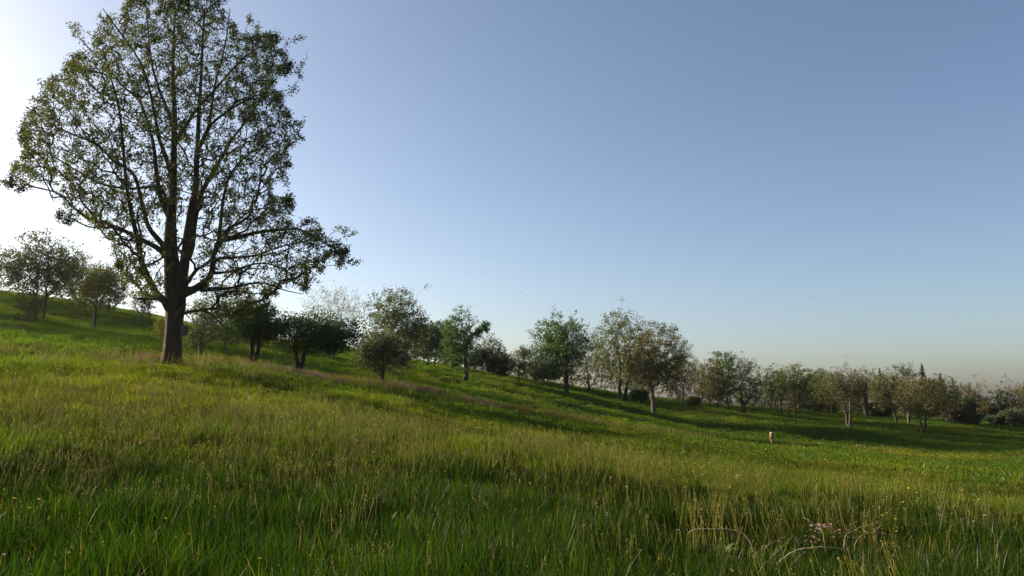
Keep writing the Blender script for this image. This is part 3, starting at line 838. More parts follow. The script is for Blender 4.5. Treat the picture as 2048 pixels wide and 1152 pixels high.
# shrubs and undergrowth
S = [
    ("dark shrub below the dense green tree", 905, 745, 122, (876, 930, 700, 744), "leaf_purple"),
    ("dark green shrub behind the tall narrow tree", 955, 756, 124, (930, 992, 706, 755), "leaf_dark"),
    ("dark shrub at the foot of the fan-shaped tree", 1000, 762, 126, (975, 1026, 712, 762), "leaf_dark"),
    ("olive thicket behind the little upright tree", 1060, 772, 132, (1018, 1100, 702, 772), "leaf_olive"),
    ("blackish shrub left of the bright green oak", 1086, 776, 126, (1060, 1122, 722, 778), "leaf_dark"),
    ("brown thicket behind the bright green oak", 1128, 782, 134, (1084, 1180, 696, 786), "leaf_brown"),
    ("dark thicket between the green oak and the ragged tree", 1205, 794, 136, (1156, 1262, 704, 796), "leaf_dark"),
    ("dark thicket behind the brown oak", 1290, 808, 140, (1236, 1346, 712, 811), "leaf_dark"),
    ("brown thicket behind the half-bare tree", 1380, 817, 138, (1330, 1422, 722, 819), "leaf_purple"),
    ("yellow-green bush lit at the wood's edge beside the half-bare tree", 1386, 819, 122, (1374, 1400, 800, 818), "leaf_yellow"),
    ("small pale green bush left of the brown oak's trunk", 1277, 806, 120, (1262, 1298, 784, 806), "leaf_green"),
    ("dark undergrowth in the dark grove", 1440, 822, 140, (1394, 1490, 738, 826), "leaf_purple"),
    ("olive undergrowth behind the grey-tipped tree", 1520, 826, 142, (1474, 1566, 762, 829), "leaf_olive"),
    ("brown undergrowth behind the low-forked tree", 1575, 829, 150, (1536, 1622, 768, 831), "leaf_purple"),
    ("dusky undergrowth behind the full olive tree", 1632, 832, 150, (1584, 1672, 768, 835), "leaf_purple"),
    ("olive bush left of the crooked pale trunk", 1652, 832, 138, (1622, 1688, 786, 833), "leaf_olive"),
    ("dark undergrowth behind the gnarled oak", 1715, 834, 148, (1676, 1768, 762, 837), "leaf_brown"),
    ("purple-brown bush left of the thin pale stem", 1764, 840, 134, (1744, 1792, 806, 840), "leaf_purple"),
    ("dim thicket behind the tan and brown trees", 1810, 842, 152, (1760, 1864, 762, 845), "leaf_olive"),
    ("purplish-brown round bush right of the twin-stemmed brown tree", 1912, 846, 122, (1888, 1940, 798, 845), "leaf_purple"),
    ("round dark green bush beside the purplish bush", 1940, 849, 128, (1916, 1962, 794, 849), "leaf_dark"),
    ("brown thicket under the tan tree", 1964, 850, 140, (1946, 2000, 806, 850), "leaf_brown"),
    ("blackish low bush at the foot of the far right trees", 1990, 853, 130, (1972, 2014, 834, 854), "leaf_dark"),
    ("grey-brown bush at the right picture edge", 2034, 856, 128, (2006, 2074, 820, 857), "leaf_grey"),
]
for i, (lab, px, py, Y, bx, lf) in enumerate(S):
    T("shrub", lab, "shrub", G_SHRUB, px, py, Y, bx, lf, "bark_dark", 520, .22, 8, ((-.5, -1.0), (0, 0), (.5, 1.0)), 9, seed=100 + i, trunk_r=.07, fork=0)
T("shrub", "low olive shrub on the slope behind the slim young tree", "shrub", None, 470, 690, 96, (430, 540, 650, 692), "leaf_olive", "bark_dark", 330, .2, 6, ((-.5, -1.0), (0, 0), (.5, 1.0)), 8, seed=140, trunk_r=.06, fork=0)

def build_fir(label, px, py, Y, top_py, wpx, dens=1.0, seed=0, bare=.12):
    rng = np.random.default_rng(500 + seed)
    b = at(px, py, Y); bz = hz(b[0], b[1]); base = np.array((b[0], b[1], bz))
    root = tag(link("fir_tree", None, loc=base), label, "tree", "firs above the far wood")
    H = at(px, top_py, Y)[2] - b[2]
    k = Y / F; R = wpx * k / 2
    gt = Geo()
    zs = np.linspace(-.2, H, 14)
    path = np.stack([rng.normal(size=14) * .02, rng.normal(size=14) * .02, zs], 1)
    tube(gt, path, np.linspace(.22, .02, 14), 8)
    cen = []
    z = H * bare
    while z < H * .985:
        t = (z - H * bare) / (H * (1 - bare))
        L = R * (1 - t) ** .95 * rng.uniform(.75, 1.12) + .03
        for i in range(int(5 * dens) + 1):
            if rng.random() > .45 + .55 * dens: continue
            a = rng.uniform(0, 2 * math.pi); l = L * rng.uniform(.7, 1.1)
            s = np.linspace(0, 1, 6)
            br = np.stack([np.cos(a) * l * s, np.sin(a) * l * s, z - l * .28 * s + l * .22 * s ** 2.5], 1)
            prisms(gt, br[:-1], br[1:], np.linspace(.035, .012, 5), np.linspace(.03, .008, 5), 3)
            m = int(3 + l * 20)
            q = rng.random(m)
            p = np.stack([np.interp(q, s, br[:, d]) for d in range(3)], 1)
            cen.append(p + rng.normal(size=(m, 3)) * np.array((.12, .12, .06)) * min(1, l / .5 + .15))
        z += H * .018 + rng.random() * .06
    link("trunk", gt.mesh("trunk"), M["bark_dark"], root)
    cen = np.concatenate(cen)
    v, f, a = leaves(cen, .24, rng, .4)
    g = Geo(); g.add(v, f, a)
    link("crown", g.mesh("crown"), M["needle"], root)
build_fir("tallest dark fir rising above the warm brown tree", 1851, 842, 150, 727, 58, 1.1, 1)
build_fir("shorter fir between the tallest fir and the bare fir top", 1887, 844, 152, 745, 46, 1.0, 2)
build_fir("thin half-bare fir spire at the right end of the firs", 1911, 846, 152, 756, 34, .6, 3)
build_fir("small fir tip showing behind the olive trees right of the gnarled oak", 1765, 838, 156, 738, 40, .9, 4)

# ------------------------------------------------------------------ meadow growth
TPL = []
def template(name, geo_parts):
    """mesh made of parts (Geo, material); kept out of the scene, instanced by the growth objects"""
    vs, fs, av, mi = [], [], [], []
    n = 0
    me = bpy.data.meshes.new(name)
    for i, (g, mat) in enumerate(geo_parts):
        me.materials.append(mat)
    allv = []; groups = []; mats = []
    for i, (g, mat) in enumerate(geo_parts):
        allv.append(np.concatenate(g.v)); av.append(np.concatenate(g.a))
        for kf in g.f.values():
            q = np.concatenate(kf); groups.append(q + n); mats.append(np.full(len(q), i, np.int32))
        n += g.n
    m2 = mesh_np(name, np.concatenate(allv), groups, {"var": np.concatenate(av)})
    for _, mat in geo_parts: m2.materials.append(mat)
    m2.polygons.foreach_set("material_index", np.concatenate(mats))
    bpy.data.meshes.remove(me)
    return bpy.data.objects.new(name, m2)

def blades(g, rng, n, rad, h0, h1, w, segs, lean=.35):
    for _ in range(n):
        a = rng.uniform(0, 2 * math.pi); r = rad * math.sqrt(rng.random())
        p = np.array((math.cos(a) * r, math.sin(a) * r, -.03))
        h = rng.uniform(h0, h1); la = rng.uniform(0, 2 * math.pi); ln = abs(rng.normal(0, lean)) * h
        d = np.array((math.cos(la), math.sin(la), 0)); fa = rng.uniform(0, math.pi)
        s = np.array((math.cos(fa), math.sin(fa), 0))
        t = np.linspace(0, 1, segs + 1)
        ce = p + d * (ln * t ** 2.2)[:, None] + np.array((0, 0, 1)) * (h * (t - .22 * (ln / h) * t ** 3))[:, None]
        ww = w * rng.uniform(.6, 1.4) * (1 - t) ** .6 * .5
        L = ce + s * ww[:, None]; R_ = ce - s * ww[:, None]
        v = np.concatenate([L[:-1], R_[:-1], ce[-1:]])
        k = np.arange(segs - 1)
        if segs > 1:
            g_f = np.stack([k, k + segs, k + segs + 1, k + 1], -1)
        var = np.full(len(v), rng.random())
        n_ = g.n
        g.v.append(v); g.a.append(var); g.n += len(v)
        if segs > 1: g.f.setdefault(4, []).append(g_f + n_)
        g.f.setdefault(3, []).append(np.array([[segs - 1, 2 * segs - 1, 2 * segs]]) + n_)

def stems(gs, gh, rng, n, rad, h0, h1, w, head, hs):
    """thin stalks with a seed head each"""
    for _ in range(n):
        a = rng.uniform(0, 2 * math.pi); r = rad * math.sqrt(rng.random())
        p = np.array((math.cos(a) * r, math.sin(a) * r, -.03)); h = rng.uniform(h0, h1)
        la = rng.uniform(0, 2 * math.pi); ln = abs(rng.normal(0, .12)) * h
        q = p + np.array((math.cos(la) * ln, math.sin(la) * ln, h))
        m = (p + q) / 2 - np.array((math.cos(la) * ln, math.sin(la) * ln, 0)) * .2
        prisms(gs, [p, m], [m, q], np.array([w, w]) / 2, np.array([w, w * .8]) / 2, 3)
        if head == 'spike':
            prisms(gh, [q - (0, 0, hs * .2), q + (0, 0, hs * .4)], [q + (0, 0, hs * .4), q + (0, 0, hs)], np.array([hs * .12, hs * .2]), np.array([hs * .2, hs * .05]), 4)
        elif head == 'panicle':
            m_ = 5
            c = q + rng.normal(size=(m_, 3)) * np.array((.10, .10, .45)) * hs
            v, f, va = leaves(c, hs * .36, rng, .45); gh.add(v, f, va)
        elif head == 'flower':
            m_ = 6
            for k in range(m_):
                an = k * 2 * math.pi / m_ + rng.random() * .3
                e = np.array((math.cos(an), math.sin(an), .45 + rng.random() * .3)); e2 = np.array((-math.sin(an), math.cos(an), 0))
                gh.add([q, q + e * hs * .35 + e2 * hs * .22, q + e * hs * .6, q + e * hs * .35 - e2 * hs * .22], [(0, 1, 2, 3)])

def coll(name, objs):
    c = bpy.data.collections.new(name)
    for o in objs: c.objects.link(o)
    return c

def scatter(name, label, collection, xy, scale, rot=None, zs=0.0, n_tpl=1, tilt=.16):
    rng = np.random.default_rng(len(xy))
    n = len(xy)
    z = height(xy[:, 0], xy[:, 1]) + zs
    me = bpy.data.meshes.new(name)
    me.vertices.add(n)
    me.vertices.foreach_set("co", np.stack([xy[:, 0], xy[:, 1], z], 1).astype(np.float32).ravel())
    a = me.attributes.new("rot", 'FLOAT_VECTOR', 'POINT')
    r = np.stack([rng.normal(size=n) * tilt, rng.normal(size=n) * tilt, rng.uniform(0, 2 * math.pi, n)], 1)
    a.data.foreach_set("vector", r.astype(np.float32).ravel())
    a = me.attributes.new("scl", 'FLOAT_VECTOR', 'POINT')
    a.data.foreach_set("vector", np.asarray(scale, np.float32).reshape(n, 3).ravel())
    a = me.attributes.new("pick", 'INT', 'POINT')
    a.data.foreach_set("value", rng.integers(0, n_tpl, n).astype(np.int32))
    me.update()
    o = link(name, me)
    tag(o, label, None, None, "stuff")
    ng = bpy.data.node_groups.new(name + "_nodes", 'GeometryNodeTree')
    ng.interface.new_socket("Geometry", in_out='INPUT', socket_type='NodeSocketGeometry')
    ng.interface.new_socket("Geometry", in_out='OUTPUT', socket_type='NodeSocketGeometry')
    N, L = ng.nodes, ng.links
    gi = N.new("NodeGroupInput"); go = N.new("NodeGroupOutput")
    iop = N.new("GeometryNodeInstanceOnPoints")
    ci = N.new("GeometryNodeCollectionInfo"); ci.inputs["Collection"].default_value = collection
    ci.inputs["Separate Children"].default_value = True; ci.inputs["Reset Children"].default_value = True
    def named(nm, ty):
        q = N.new("GeometryNodeInputNamedAttribute"); q.data_type = ty; q.inputs["Name"].default_value = nm
        return q.outputs["Attribute"]
    L.new(gi.outputs[0], iop.inputs["Points"]); L.new(ci.outputs[0], iop.inputs["Instance"])
    iop.inputs["Pick Instance"].default_value = True
    L.new(named("pick", 'INT'), iop.inputs["Instance Index"])
    L.new(named("rot", 'FLOAT_VECTOR'), iop.inputs["Rotation"]); L.new(named("scl", 'FLOAT_VECTOR'), iop.inputs["Scale"])
    L.new(iop.outputs[0], go.inputs[0])
    md = o.modifiers.new("growth", 'NODES'); md.node_group = ng
    return o

def sector(rng, d0, d1, dens, half=42.0):
    h = math.radians(half)
    n = int(h * (d1 * d1 - d0 * d0) * dens)
    r = np.sqrt(rng.uniform(d0 * d0, d1 * d1, n)); a = rng.uniform(-h, h, n)
    return np.stack([r * np.sin(a), r * np.cos(a)], 1)

def deep_sward(x, y):
    """0..1: where the sward stands taller"""
    return np.clip(.5 + 1.0 * vnoise(x / 3.2 + 9, y / 3.2 + 2) + .95 * vnoise(x / 1.0, y / 1.0 + 7), 0, 1)
RIM = np.array([at(*q)[:2] for q in ((0, 705, 38), (343, 742, 35), (600, 757, 46), (760, 785, 52), (980, 815, 58), (1300, 866, 65), (1545, 902, 72), (1800, 930, 76))])
def rim_dist(xy):
    best = np.full(len(xy), 1e9); side = np.zeros(len(xy))
    for a, b in zip(RIM[:-1], RIM[1:]):
        d = b - a; t = np.clip(((xy - a) @ d) / (d @ d), 0, 1)
        q = a + t[:, None] * d
        dist = np.linalg.norm(xy - q, axis=1)
        best = np.minimum(best, dist)
    return best

def build_growth():
    rng = np.random.default_rng(77)
    gm = M["grass"]
    near = []; mid = []; far = []
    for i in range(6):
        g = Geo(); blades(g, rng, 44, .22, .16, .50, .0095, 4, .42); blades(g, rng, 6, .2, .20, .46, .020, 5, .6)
        near.append(template("near_tuft", [(g, M["deep_sward"])]))
    for i in range(5):
        g = Geo(); blades(g, rng, 60, .36, .16, .44, .017, 2, .35)
        mid.append(template("mid_tuft", [(g, gm)]))
    for i in range(4):
        g = Geo(); blades(g, rng, 70, .85, .14, .40, .05, 1, .3)
        far.append(template("far_tuft", [(g, M["slope"])]))
    def sc_(xy, s0, s1, zk=1.0):
        l = deep_sward(xy[:, 0], xy[:, 1])
        s = rng.uniform(s0, s1, len(xy))
        h_ = s * (.36 + .95 * l) * zk
        h_ = h_ * np.clip(1.15 - np.hypot(xy[:, 0], xy[:, 1]) / 55, .5, 1)
        for px, py, Y, rr, k in ((343, 734, 36, 1.6, .45), (1600, 1110, 8.4, 1.25, .42), (1450, 1085, 8.8, .8, .5), (1735, 1080, 9.0, .8, .5), (762, 1050, 9.3, .5, .45), (750, 1118, 7.5, .4, .4)):   # trodden or overgrown spots
            q = at(px, py, Y)[:2]
            h_ *= 1 - (1 - k) * np.exp(-(((xy - q) ** 2).sum(1)) / rr ** 2)
        return np.stack([s, s, h_], 1)
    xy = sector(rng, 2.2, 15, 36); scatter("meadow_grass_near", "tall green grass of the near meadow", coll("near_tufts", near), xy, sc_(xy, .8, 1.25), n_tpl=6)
    xy = sector(rng, 13.5, 42, 15); scatter("meadow_grass_middle", "grass of the middle meadow", coll("mid_tufts", mid), xy, sc_(xy, .8, 1.25), n_tpl=5)
    xy = sector(rng, 38, 165, 2.6); scatter("meadow_grass_far", "grass of the far slopes", coll("far_tufts", far), xy, sc_(xy, .8, 1.3, 1.0), n_tpl=4)
    # dry stalks with seed heads
    tp = []
    for i in range(5):
        gs, gh, gk = Geo(), Geo(), Geo()
        stems(gs, gh, rng, 10, .32, .34, .66, .0048, 'panicle', .05); stems(gs, gk, rng, 5, .32, .34, .62, .0048, 'spike', .03)
        tp.append(template("seed_stalks", [(gs, M["stalk"]), (gh, M["seed"]), (gk, M["head"])]))
    tpf = []
    for i in range(4):
        gs, gh = Geo(), Geo()
        stems(gs, gh, rng, 16, .6, .34, .62, .014, 'panicle', .11)
        tpf.append(template("far_seed_stalks", [(gs, M["stalk"]), (gh, M["seed"])]))
    def zone(xy):
        d = np.hypot(xy[:, 0], xy[:, 1])
        n = vnoise(xy[:, 0] / 6 + 20, xy[:, 1] / 6 + 5) + .5 * vnoise(xy[:, 0] / 1.7, xy[:, 1] / 1.7)
        band = np.exp(-((d - 20) / 9) ** 2)
        edge = np.clip((33 + 10 * vnoise(xy[:, 0] / 7, xy[:, 1] / 7 + 70) - d) / 14, 0, 1) * np.clip((8.5 - xy[:, 0]) / 7, .10, 1) * np.clip((d - 5.5) / 6, .35, 1)
        return np.clip(.06 + band * .8 + n * 1.1, .03, 1) * edge
    xy = sector(rng, 5.5, 34, 4.2); xy = xy[rng.random(len(xy)) < zone(xy)]
    s = rng.uniform(.75, 1.2, len(xy)); scatter("seed_stalks_near", "thin ochre stalks with seed heads over the near meadow", coll("seed_stalks_a", tp), xy, np.stack([s] * 3, 1), n_tpl=5)
    xy = sector(rng, 24, 80, 1.8)
    rd = rim_dist(xy)
    keep = rng.random(len(xy)) < np.clip(np.exp(-(rd / 4) ** 2) * .6 + .22 * zone(xy) * (xy[:, 1] < 45), 0, 1)
    xy = xy[keep]; s = rng.uniform(.7, 1.1, len(xy))
    scatter("seed_stalks_rim", "ochre seed stalks along the crest of the near slope", coll("seed_stalks_b", tpf), xy, np.stack([s] * 3, 1), n_tpl=4)
    # yellow flowers
    tp = []
    for i in range(4):
        gs, gh = Geo(), Geo(); stems(gs, gh, rng, 3, .2, .34, .6, .004, 'flower', .030)
        tp.append(template("yellow_flowers", [(gs, M["grass"]), (gh, M["yellow"])]))
    xy = sector(rng, 6, 60, 2.0)
    n_ = vnoise(xy[:, 0] / 5 + 50, xy[:, 1] / 5 + 9)
    xy = xy[rng.random(len(xy)) < np.clip(n_ * 1.2 + .12, .02, 1)]
    cl = np.concatenate([at(px, py, Y)[:2] + rng.normal(size=(k, 2)) * s_ for px, py, Y, k, s_ in
                         ((1900, 925, 62, 800, 9), (1380, 890, 50, 160, 3), (1700, 945, 38, 160, 5), (1525, 948, 34, 26, .8), (1470, 945, 34, 8, .7), (1395, 890, 48, 10, 1), (465, 800, 24, 8, .6), (1390, 1010, 16, 12, .5), (350, 745, 34, 24, .7), (1170, 860, 44, 14, 1.5))])
    xy = np.concatenate([xy, cl]); d = np.hypot(xy[:, 0], xy[:, 1])
    s = rng.uniform(.85, 1.2, len(xy)); k = np.clip(d / 26, 1, 1.35)
    scatter("yellow_flowers", "scattered yellow meadow flowers on thin stems", coll("yellow_flower_set", tp), xy, np.stack([s * k, s * k, s], 1), n_tpl=4)
    # pale flower heads in the near grass
    tp = []
    for i in range(4):
        gs, gh = Geo(), Geo(); stems(gs, gh, rng, 2, .2, .34, .62, .0055, 'flower', .034)
        tp.append(template("pale_flowers", [(gs, M["stalk"]), (gh, M["cream"])]))
    xy = sector(rng, 5, 19, .8)
    w = np.clip(.12 + .25 * (xy[:, 0] > 1) + .45 * ((xy[:, 0] > 4) & (xy[:, 1] < 11)), 0, 1)
    xy = xy[rng.random(len(xy)) < w]
    s = rng.uniform(.8, 1.2, len(xy)); scatter("pale_flowers", "small cream flower and seed heads among the near grass", coll("pale_flower_set", tp), xy, np.stack([s] * 3, 1), n_tpl=4)
    tp = []
    for i in range(3):
        gs, gh = Geo(), Geo(); stems(gs, gh, rng, 6, .12, .18, .34, .005, 'flower', .040)
        tp.append(template("pink_flowers", [(gs, M["grass"]), (gh, M["pink"])]))
    c = np.concatenate([at(px, py, Y)[:2] + rng.normal(size=(k, 2)) * s_ for px, py, Y, k, s_ in ((1623, 1095, 9.6, 2, .05), (1652, 1102, 9.4, 3, .09), (1670, 1115, 9.2, 1, .10))])
    s = rng.uniform(.8, 1.1, len(c)); scatter("pink_flowers", "small clump of pink flowers between the dead canes", coll("pink_flower_set", tp), c, np.stack([s] * 3, 1), n_tpl=3)
    # purple drift and reddish sorrel on the crest
    tp = []
    for i in range(3):
        gs, gh = Geo(), Geo(); stems(gs, gh, rng, 18, .45, .22, .46, .01, 'panicle', .13)
        tp.append(template("purple_flowers", [(gs, M["grass"]), (gh, M["purple"])]))
    def drift(list_):
        return np.concatenate([np.stack([rng.uniform(xa, xb, k), rng.uniform(0, 1, k)], 1) @ np.array([[1, 0], [0, 1]]) for xa, xb, k in list_])
    def along(px0, py0, Y0, px1, py1, Y1, k, jit):
        t = rng.random(k)
        A, B = at(px0, py0, Y0)[:2], at(px1, py1, Y1)[:2]
        return A + (B - A) * t[:, None] + rng.normal(size=(k, 2)) * jit
    xy = np.concatenate([along(535, 752, 44, 665, 768, 47, 34, .6), along(595, 757, 45, 640, 763, 46, 30, .35), along(770, 789, 52, 800, 792, 53, 8, .5), along(810, 793, 53, 865, 797, 54, 22, .5), along(915, 808, 56, 990, 818, 58, 30, .4), along(268, 722, 37, 292, 723, 37, 4, .2)])
    s = rng.uniform(.7, 1.1, len(xy)); scatter("purple_flowers", "drift of purple flowers along the crest below the orchard trees", coll("purple_flower_set", tp), xy, np.stack([s] * 3, 1), n_tpl=3)
    tp = []
    for i in range(3):
        gs, gh = Geo(), Geo(); stems(gs, gh, rng, 22, .6, .25, .5, .012, 'panicle', .15)
        tp.append(template("sorrel", [(gs, M["sorrel"]), (gh, M["sorrel"])]))
    xy = np.concatenate([along(400, 728, 42, 760, 782, 53, 26, 1.0), along(760, 784, 53, 1010, 815, 60, 60, 1.3), along(1000, 815, 60, 1250, 850, 65, 36, 1.6), along(270, 722, 37, 330, 726, 38, 14, .5)])
    s = rng.uniform(.7, 1.1, len(xy)); scatter("sorrel", "reddish sorrel stalks along the crest of the near slope", coll("sorrel_set", tp), xy, np.stack([s] * 3, 1), n_tpl=3)
build_growth()

# ------------------------------------------------------------------ nest boxes
def build_nest_boxes():
    # box on the oak trunk
    c = at(367.5, 661, OAK_Y - .1); k = OAK_Y / F
    root = tag(link("nest_box", None, loc=c), "grey wooden nest box fixed to the side of the old oak trunk", "nest box")
    w, d, h = .20, .20, .40
    g = Geo(); box(g, (0, -d / 2 + .01, 0), (w, .02, h)); link("side_panel", g.mesh("side_panel"), M["wood_box"], root)
    g = Geo(); box(g, (0, d / 2 - .01, 0), (w, .02, h)); link("side_panel", g.mesh("side_panel"), M["wood_box"], root)
    g = Geo(); box(g, (w / 2 + .0115, 0, 0), (.02, d, h)); fp = link("front_panel", g.mesh("front_panel"), M["wood_dark"], root)
    g = Geo(); a = np.linspace(0, 2 * math.pi, 14, endpoint=False)
    v = np.concatenate([[[0, 0, 0]], np.stack([np.zeros(14), .03 * np.cos(a), .03 * np.sin(a)], 1)]) + (w / 2 + .024, 0, .07)
    i = np.arange(14); g.add(v, np.stack([np.zeros(14, int), 1 + i, 1 + (i + 1) % 14], -1))
    link("entrance_hole", g.mesh("entrance_hole"), M["black"], fp)
    g = Geo(); box(g, (-w / 2 - .0115, 0, -.01), (.02, d * .8, h + .14)); link("back_board", g.mesh("back_board"), M["wood_box"], root)
    g = Geo(); box(g, (.03, 0, h / 2 + .016), (w + .12, d + .06, .024), Matrix.Rotation(.1, 3, 'Y')); link("roof", g.mesh("roof"), M["wood_dark"], root)
    g = Geo(); box(g, (0, 0, -h / 2 - .012), (w + .02, d, .02)); link("floor", g.mesh("floor"), M["wood_dark"], root)
    # box on the post
    Y = 72.0
    b = at(1545, 902, Y); bz = hz(b[0], b[1])
    root = tag(link("nest_box_post", None, loc=(b[0], b[1], bz)), "tall reddish nest box with white top on a thin post in the meadow", "nest box")
    g = Geo(); tube(g, [(0, 0, -.3), (0, 0, .4), (.005, 0, 1.0)], [.03, .03, .03], 8); link("post", g.mesh("post"), M["metal"], root)
    z0, z1 = .86, 1.72
    g = Geo(); box(g, (0, -.125, (z0 + z1) / 2 + .2), (.25, .02, .46)); fr = link("front_panel", g.mesh("front_panel"), M["wood_red"], root)
    g = Geo(); a = np.linspace(0, 2 * math.pi, 14, endpoint=False)
    v = np.concatenate([[[0, 0, 0]], np.stack([.04 * np.cos(a), np.zeros(14), .04 * np.sin(a)], 1)]) + (0, -.1375, z1 - .14)
    i = np.arange(14); g.add(v, np.stack([np.zeros(14, int), 1 + i, 1 + (i + 1) % 14], -1))
    link("entrance_hole", g.mesh("entrance_hole"), M["black"], fr)
    for sx in (-1, 1):
        g = Geo(); box(g, (sx * .1365, 0, (z0 + z1) / 2 + .2), (.02, .27, .46)); link("side_panel", g.mesh("side_panel"), M["wood_red"], root)
    g = Geo(); box(g, (0, .125, (z0 + z1) / 2 + .2), (.25, .02, .46)); link("back_panel", g.mesh("back_panel"), M["wood_red"], root)
    g = Geo(); box(g, (0, 0, z0 + .375), (.30, .28, .03)); link("floor", g.mesh("floor"), M["wood_dark"], root)
    g = Geo(); tube(g, [(0, 0, z0), (0, 0, z0 + .34)], [.09, .115], 14); o = link("predator_guard", g.mesh("predator_guard", True), M["wood_red"], root)
    for zz in (z0 + .10, z0 + .24):
        g = Geo(); tube(g, [(0, 0, zz), (0, 0, zz + .03)], [.122, .122], 14); link("band", g.mesh("band"), M["wood_dark"], o)
    g = Geo(); box(g, (0, -.02, z1 + .03), (.27, .30, .03), Matrix.Rotation(.06, 3, 'X')); link("roof", g.mesh("roof"), M["white"], root)
build_nest_boxes()

# ------------------------------------------------------------------ dead canes, weeds, birds
def cane(label, pix, Y0, Y1, r0, r1, foot=True):
    pts = []
    for i, (x, y) in enumerate(pix):
        t = i / (len(pix) - 1)
        pts.append(at(x, y, Y0 + (Y1 - Y0) * t))
    pts = np.array(pts)
    rows = []
    if foot:
        for e, s in ((0, 1),):
            p = pts[0].copy(); p[2] = hz(p[0], p[1]) - .05; p[:2] += (pts[0] - pts[1])[:2] * .35
            rows.append(p)
    rows += list(pts)
    n = len(rows)
    rows = np.array([(*p, r0 + (r1 - r0) * i / (n - 1)) for i, p in enumerate(rows)])
    base = rows[0, :3].copy(); rows[:, :3] -= base
    rows[:, 3] *= 1.15
    q = resample(rows, .03)
    q[1:-1, :3] += np.random.default_rng(int(pix[0][0])).normal(size=(len(q) - 2, 3)) * .0022
    g = Geo(); tube(g, q[:, :3], np.clip(q[:, 3], .0012, None), 6, True, .2)
    root = tag(link("bramble_cane", None, loc=base), label, "cane", "dead bramble canes in the near grass")
    link("stem", g.mesh("stem", True), M["cane"], root)
    rng = np.random.default_rng(int(pix[0][1]))
    for k in rng.integers(len(q) // 3, len(q) - 2, 2):
        d = rng.normal(size=3) * .5 + (q[-1, :3] - q[0, :3]) / np.linalg.norm(q[-1, :3] - q[0, :3]); d[2] = abs(d[2]); d /= np.linalg.norm(d)
        l = rng.uniform(.06, .16)
        g = Geo(); tube(g, [q[k, :3], q[k, :3] + d * l * .5 + rng.normal(size=3) * .006, q[k, :3] + d * l], [.0026, .002, .001], 5)
        link("side_twig", g.mesh("side_twig", True), M["cane"], root)
    g = Geo()
    k = rng.integers(2, len(q) - 2, 10)
    d = rng.normal(size=(10, 3)); d /= np.linalg.norm(d, axis=1)[:, None]
    prisms(g, q[k, :3], q[k, :3] + d * .014, np.full(10, .0022), np.full(10, .0004), 3)
    link("thorns", g.mesh("thorns"), M["cane"], root)["kind"] = "stuff"
cane("dead cane bent flat at the top, leftmost of the canes", [(1506, 1100), (1492, 1072), (1472, 1061.5), (1445, 1058), (1412, 1058), (1389, 1058.5), (1377, 1065)], 8.6, 8.9, .0055, .003)
cane("short straight dead cane slanting up just right of the flat-topped cane", [(1510, 1112), (1528, 1098), (1544, 1086), (1571, 1073)], 8.2, 8.5, .004, .0025)
cane("thin dead cane slanting up beside the short straight cane", [(1540, 1121), (1552, 1107), (1564, 1094), (1586, 1071)], 8.0, 8.5, .003, .002)
cane("longest dead cane arching low over the grass", [(1555, 1130), (1573, 1112), (1596, 1100), (1620, 1096), (1645, 1094), (1679, 1097.5), (1710, 1107.6), (1740, 1125.6), (1769, 1148)], 7.8, 7.6, .0058, .003)
cane("wavy dead cane rising to the right above the long arching cane", [(1690, 1076), (1701, 1065), (1719, 1056), (1740, 1051), (1753, 1043.6), (1765, 1045)], 9.0, 9.2, .0045, .0025)
cane("fine curved dead cane above the pink flowers", [(1646, 1066), (1636, 1057), (1618, 1040), (1603, 1035)], 9.2, 9.4, .003, .0018)
cane("thin dead cane below the long arching cane", [(1578, 1139), (1587, 1126), (1600, 1112), (1612, 1103)], 7.6, 7.7, .003, .002)
cane("dim brown cane bowing to the right under the wavy cane", [(1713, 1081), (1740, 1066), (1760, 1067), (1778, 1068.5)], 9.0, 9.1, .0032, .002)

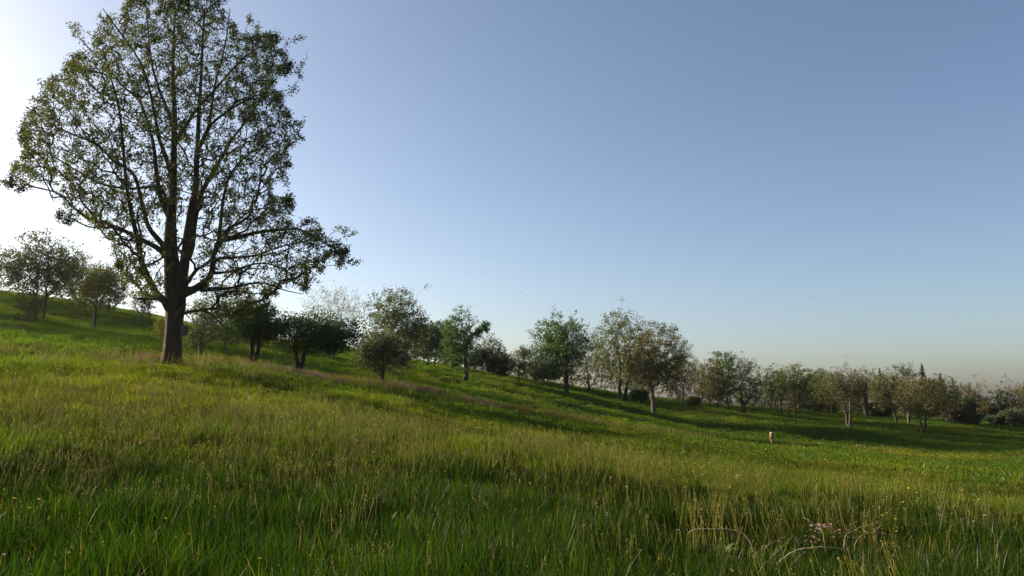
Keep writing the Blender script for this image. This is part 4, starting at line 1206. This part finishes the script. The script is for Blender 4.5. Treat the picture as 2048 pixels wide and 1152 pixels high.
def rosette(name, label, cat, px, py, Y, mat, n, L, W, seed, upright=.8, tipdroop=.3):
    rng = np.random.default_rng(seed)
    b = at(px, py, Y); b[2] = hz(b[0], b[1])
    root = tag(link(name, None, loc=b), label, cat)
    for i in range(n):
        a = rng.uniform(0, 2 * math.pi); l = L * rng.uniform(.6, 1.15); e = upright * rng.uniform(.6, 1.2)
        t = np.linspace(0, 1, 8)
        d = np.array((math.cos(a), math.sin(a), 0)); s = np.array((-math.sin(a), math.cos(a), 0))
        ce = d * (l * t * math.cos(e))[:, None] + np.array((0, 0, 1.)) * (l * (t * math.sin(e) - tipdroop * t ** 3))[:, None] + rng.normal(size=3) * (.04, .04, 0)
        ww = W * rng.uniform(.7, 1.2) * np.sin(np.clip(t * .96 + .04, 0, 1) * math.pi) ** .7 * .5 * (.35 + .9 * t) + .003
        ww[-1] = .001
        wav = np.sin(t * 14 + rng.random() * 6) * W * .08
        Lft = ce + s * ww[:, None] + np.array((0, 0, 1.)) * (ww * .35 + wav)[:, None]; Rt = ce - s * ww[:, None] + np.array((0, 0, 1.)) * (ww * .35 - wav)[:, None]
        v = np.concatenate([Lft, ce, Rt]); k = np.arange(7)
        f = np.concatenate([np.stack([k, k + 8, k + 9, k + 1], -1), np.stack([k + 8, k + 16, k + 17, k + 9], -1)])
        g = Geo(); g.add(v, f, np.full(len(v), rng.random()))
        link("leaf", g.mesh("leaf", True), M[mat], root)
rosette("dock_plant", "dark broad-leaved weed clump in the near grass left of centre", "plant", 762, 1035, 9.6, "dock", 26, .46, .065, 3, 1.1, .3)
rosette("dock_plant", "low dark leafy weed under the flat-topped dead cane", "plant", 1432, 1075, 9.0, "dock", 22, .34, .09, 4, .8, .3)
rosette("dead_leaf_clump", "small reddish-brown clump of dead leaves in the dark grass", "plant", 750, 1110, 7.6, "deadleaf", 22, .34, .05, 5, 1.0, .35)

def bird(label, px, py, Y, span, roll):
    c = at(px, py, Y)
    s = span / 2
    prof = np.array([(-.5, .02), (-.4, .07), (-.2, .12), (.0, .14), (.2, .12), (.34, .10), (.42, .09), (.5, .03), (.56, .004)]) * span
    t = 8
    a = np.linspace(0, 2 * math.pi, t, endpoint=False)
    v = [(x, r * math.cos(q) * .7, r * math.sin(q) * .7) for x, r in prof for q in a]
    f = [(i * t + j, i * t + (j + 1) % t, (i + 1) * t + (j + 1) % t, (i + 1) * t + j) for i in range(len(prof) - 1) for j in range(t)]
    for sg in (-1, 1):          # wings grow out of the flank
        n = len(v)
        for u, ch, z in ((.04, .17, .02), (.3, .19, .13), (.65, .15, .16), (1.0, .03, .10)):
            y = sg * u * s; x0 = .12 * span - .12 * span * u * u
            v += [(x0, y, z * span), (x0 - ch * span, y, z * span - .005), (x0 - ch * span * .4, y, z * span + .012 * span)]
        for i in range(3):
            for j in range(3):
                f.append((n + i * 3 + j, n + i * 3 + (j + 1) % 3, n + i * 3 + 3 + (j + 1) % 3, n + i * 3 + 3 + j))
    v = np.array(v, float); f = np.array(f)
    R = np.array(Matrix.Rotation(roll, 3, 'Z'))
    me = mesh_np("bird", v @ R.T, [f], None, True)
    o = link("bird", me, M["bird"], None, c)
    tag(o, label, "bird", "birds in the sky")
bird("tiny dark bird flying low over the middle trees", 1044, 584, 170, .62, 1.2)
bird("tiny dark bird high in the blue sky on the right", 1712, 392, 170, .55, .7)
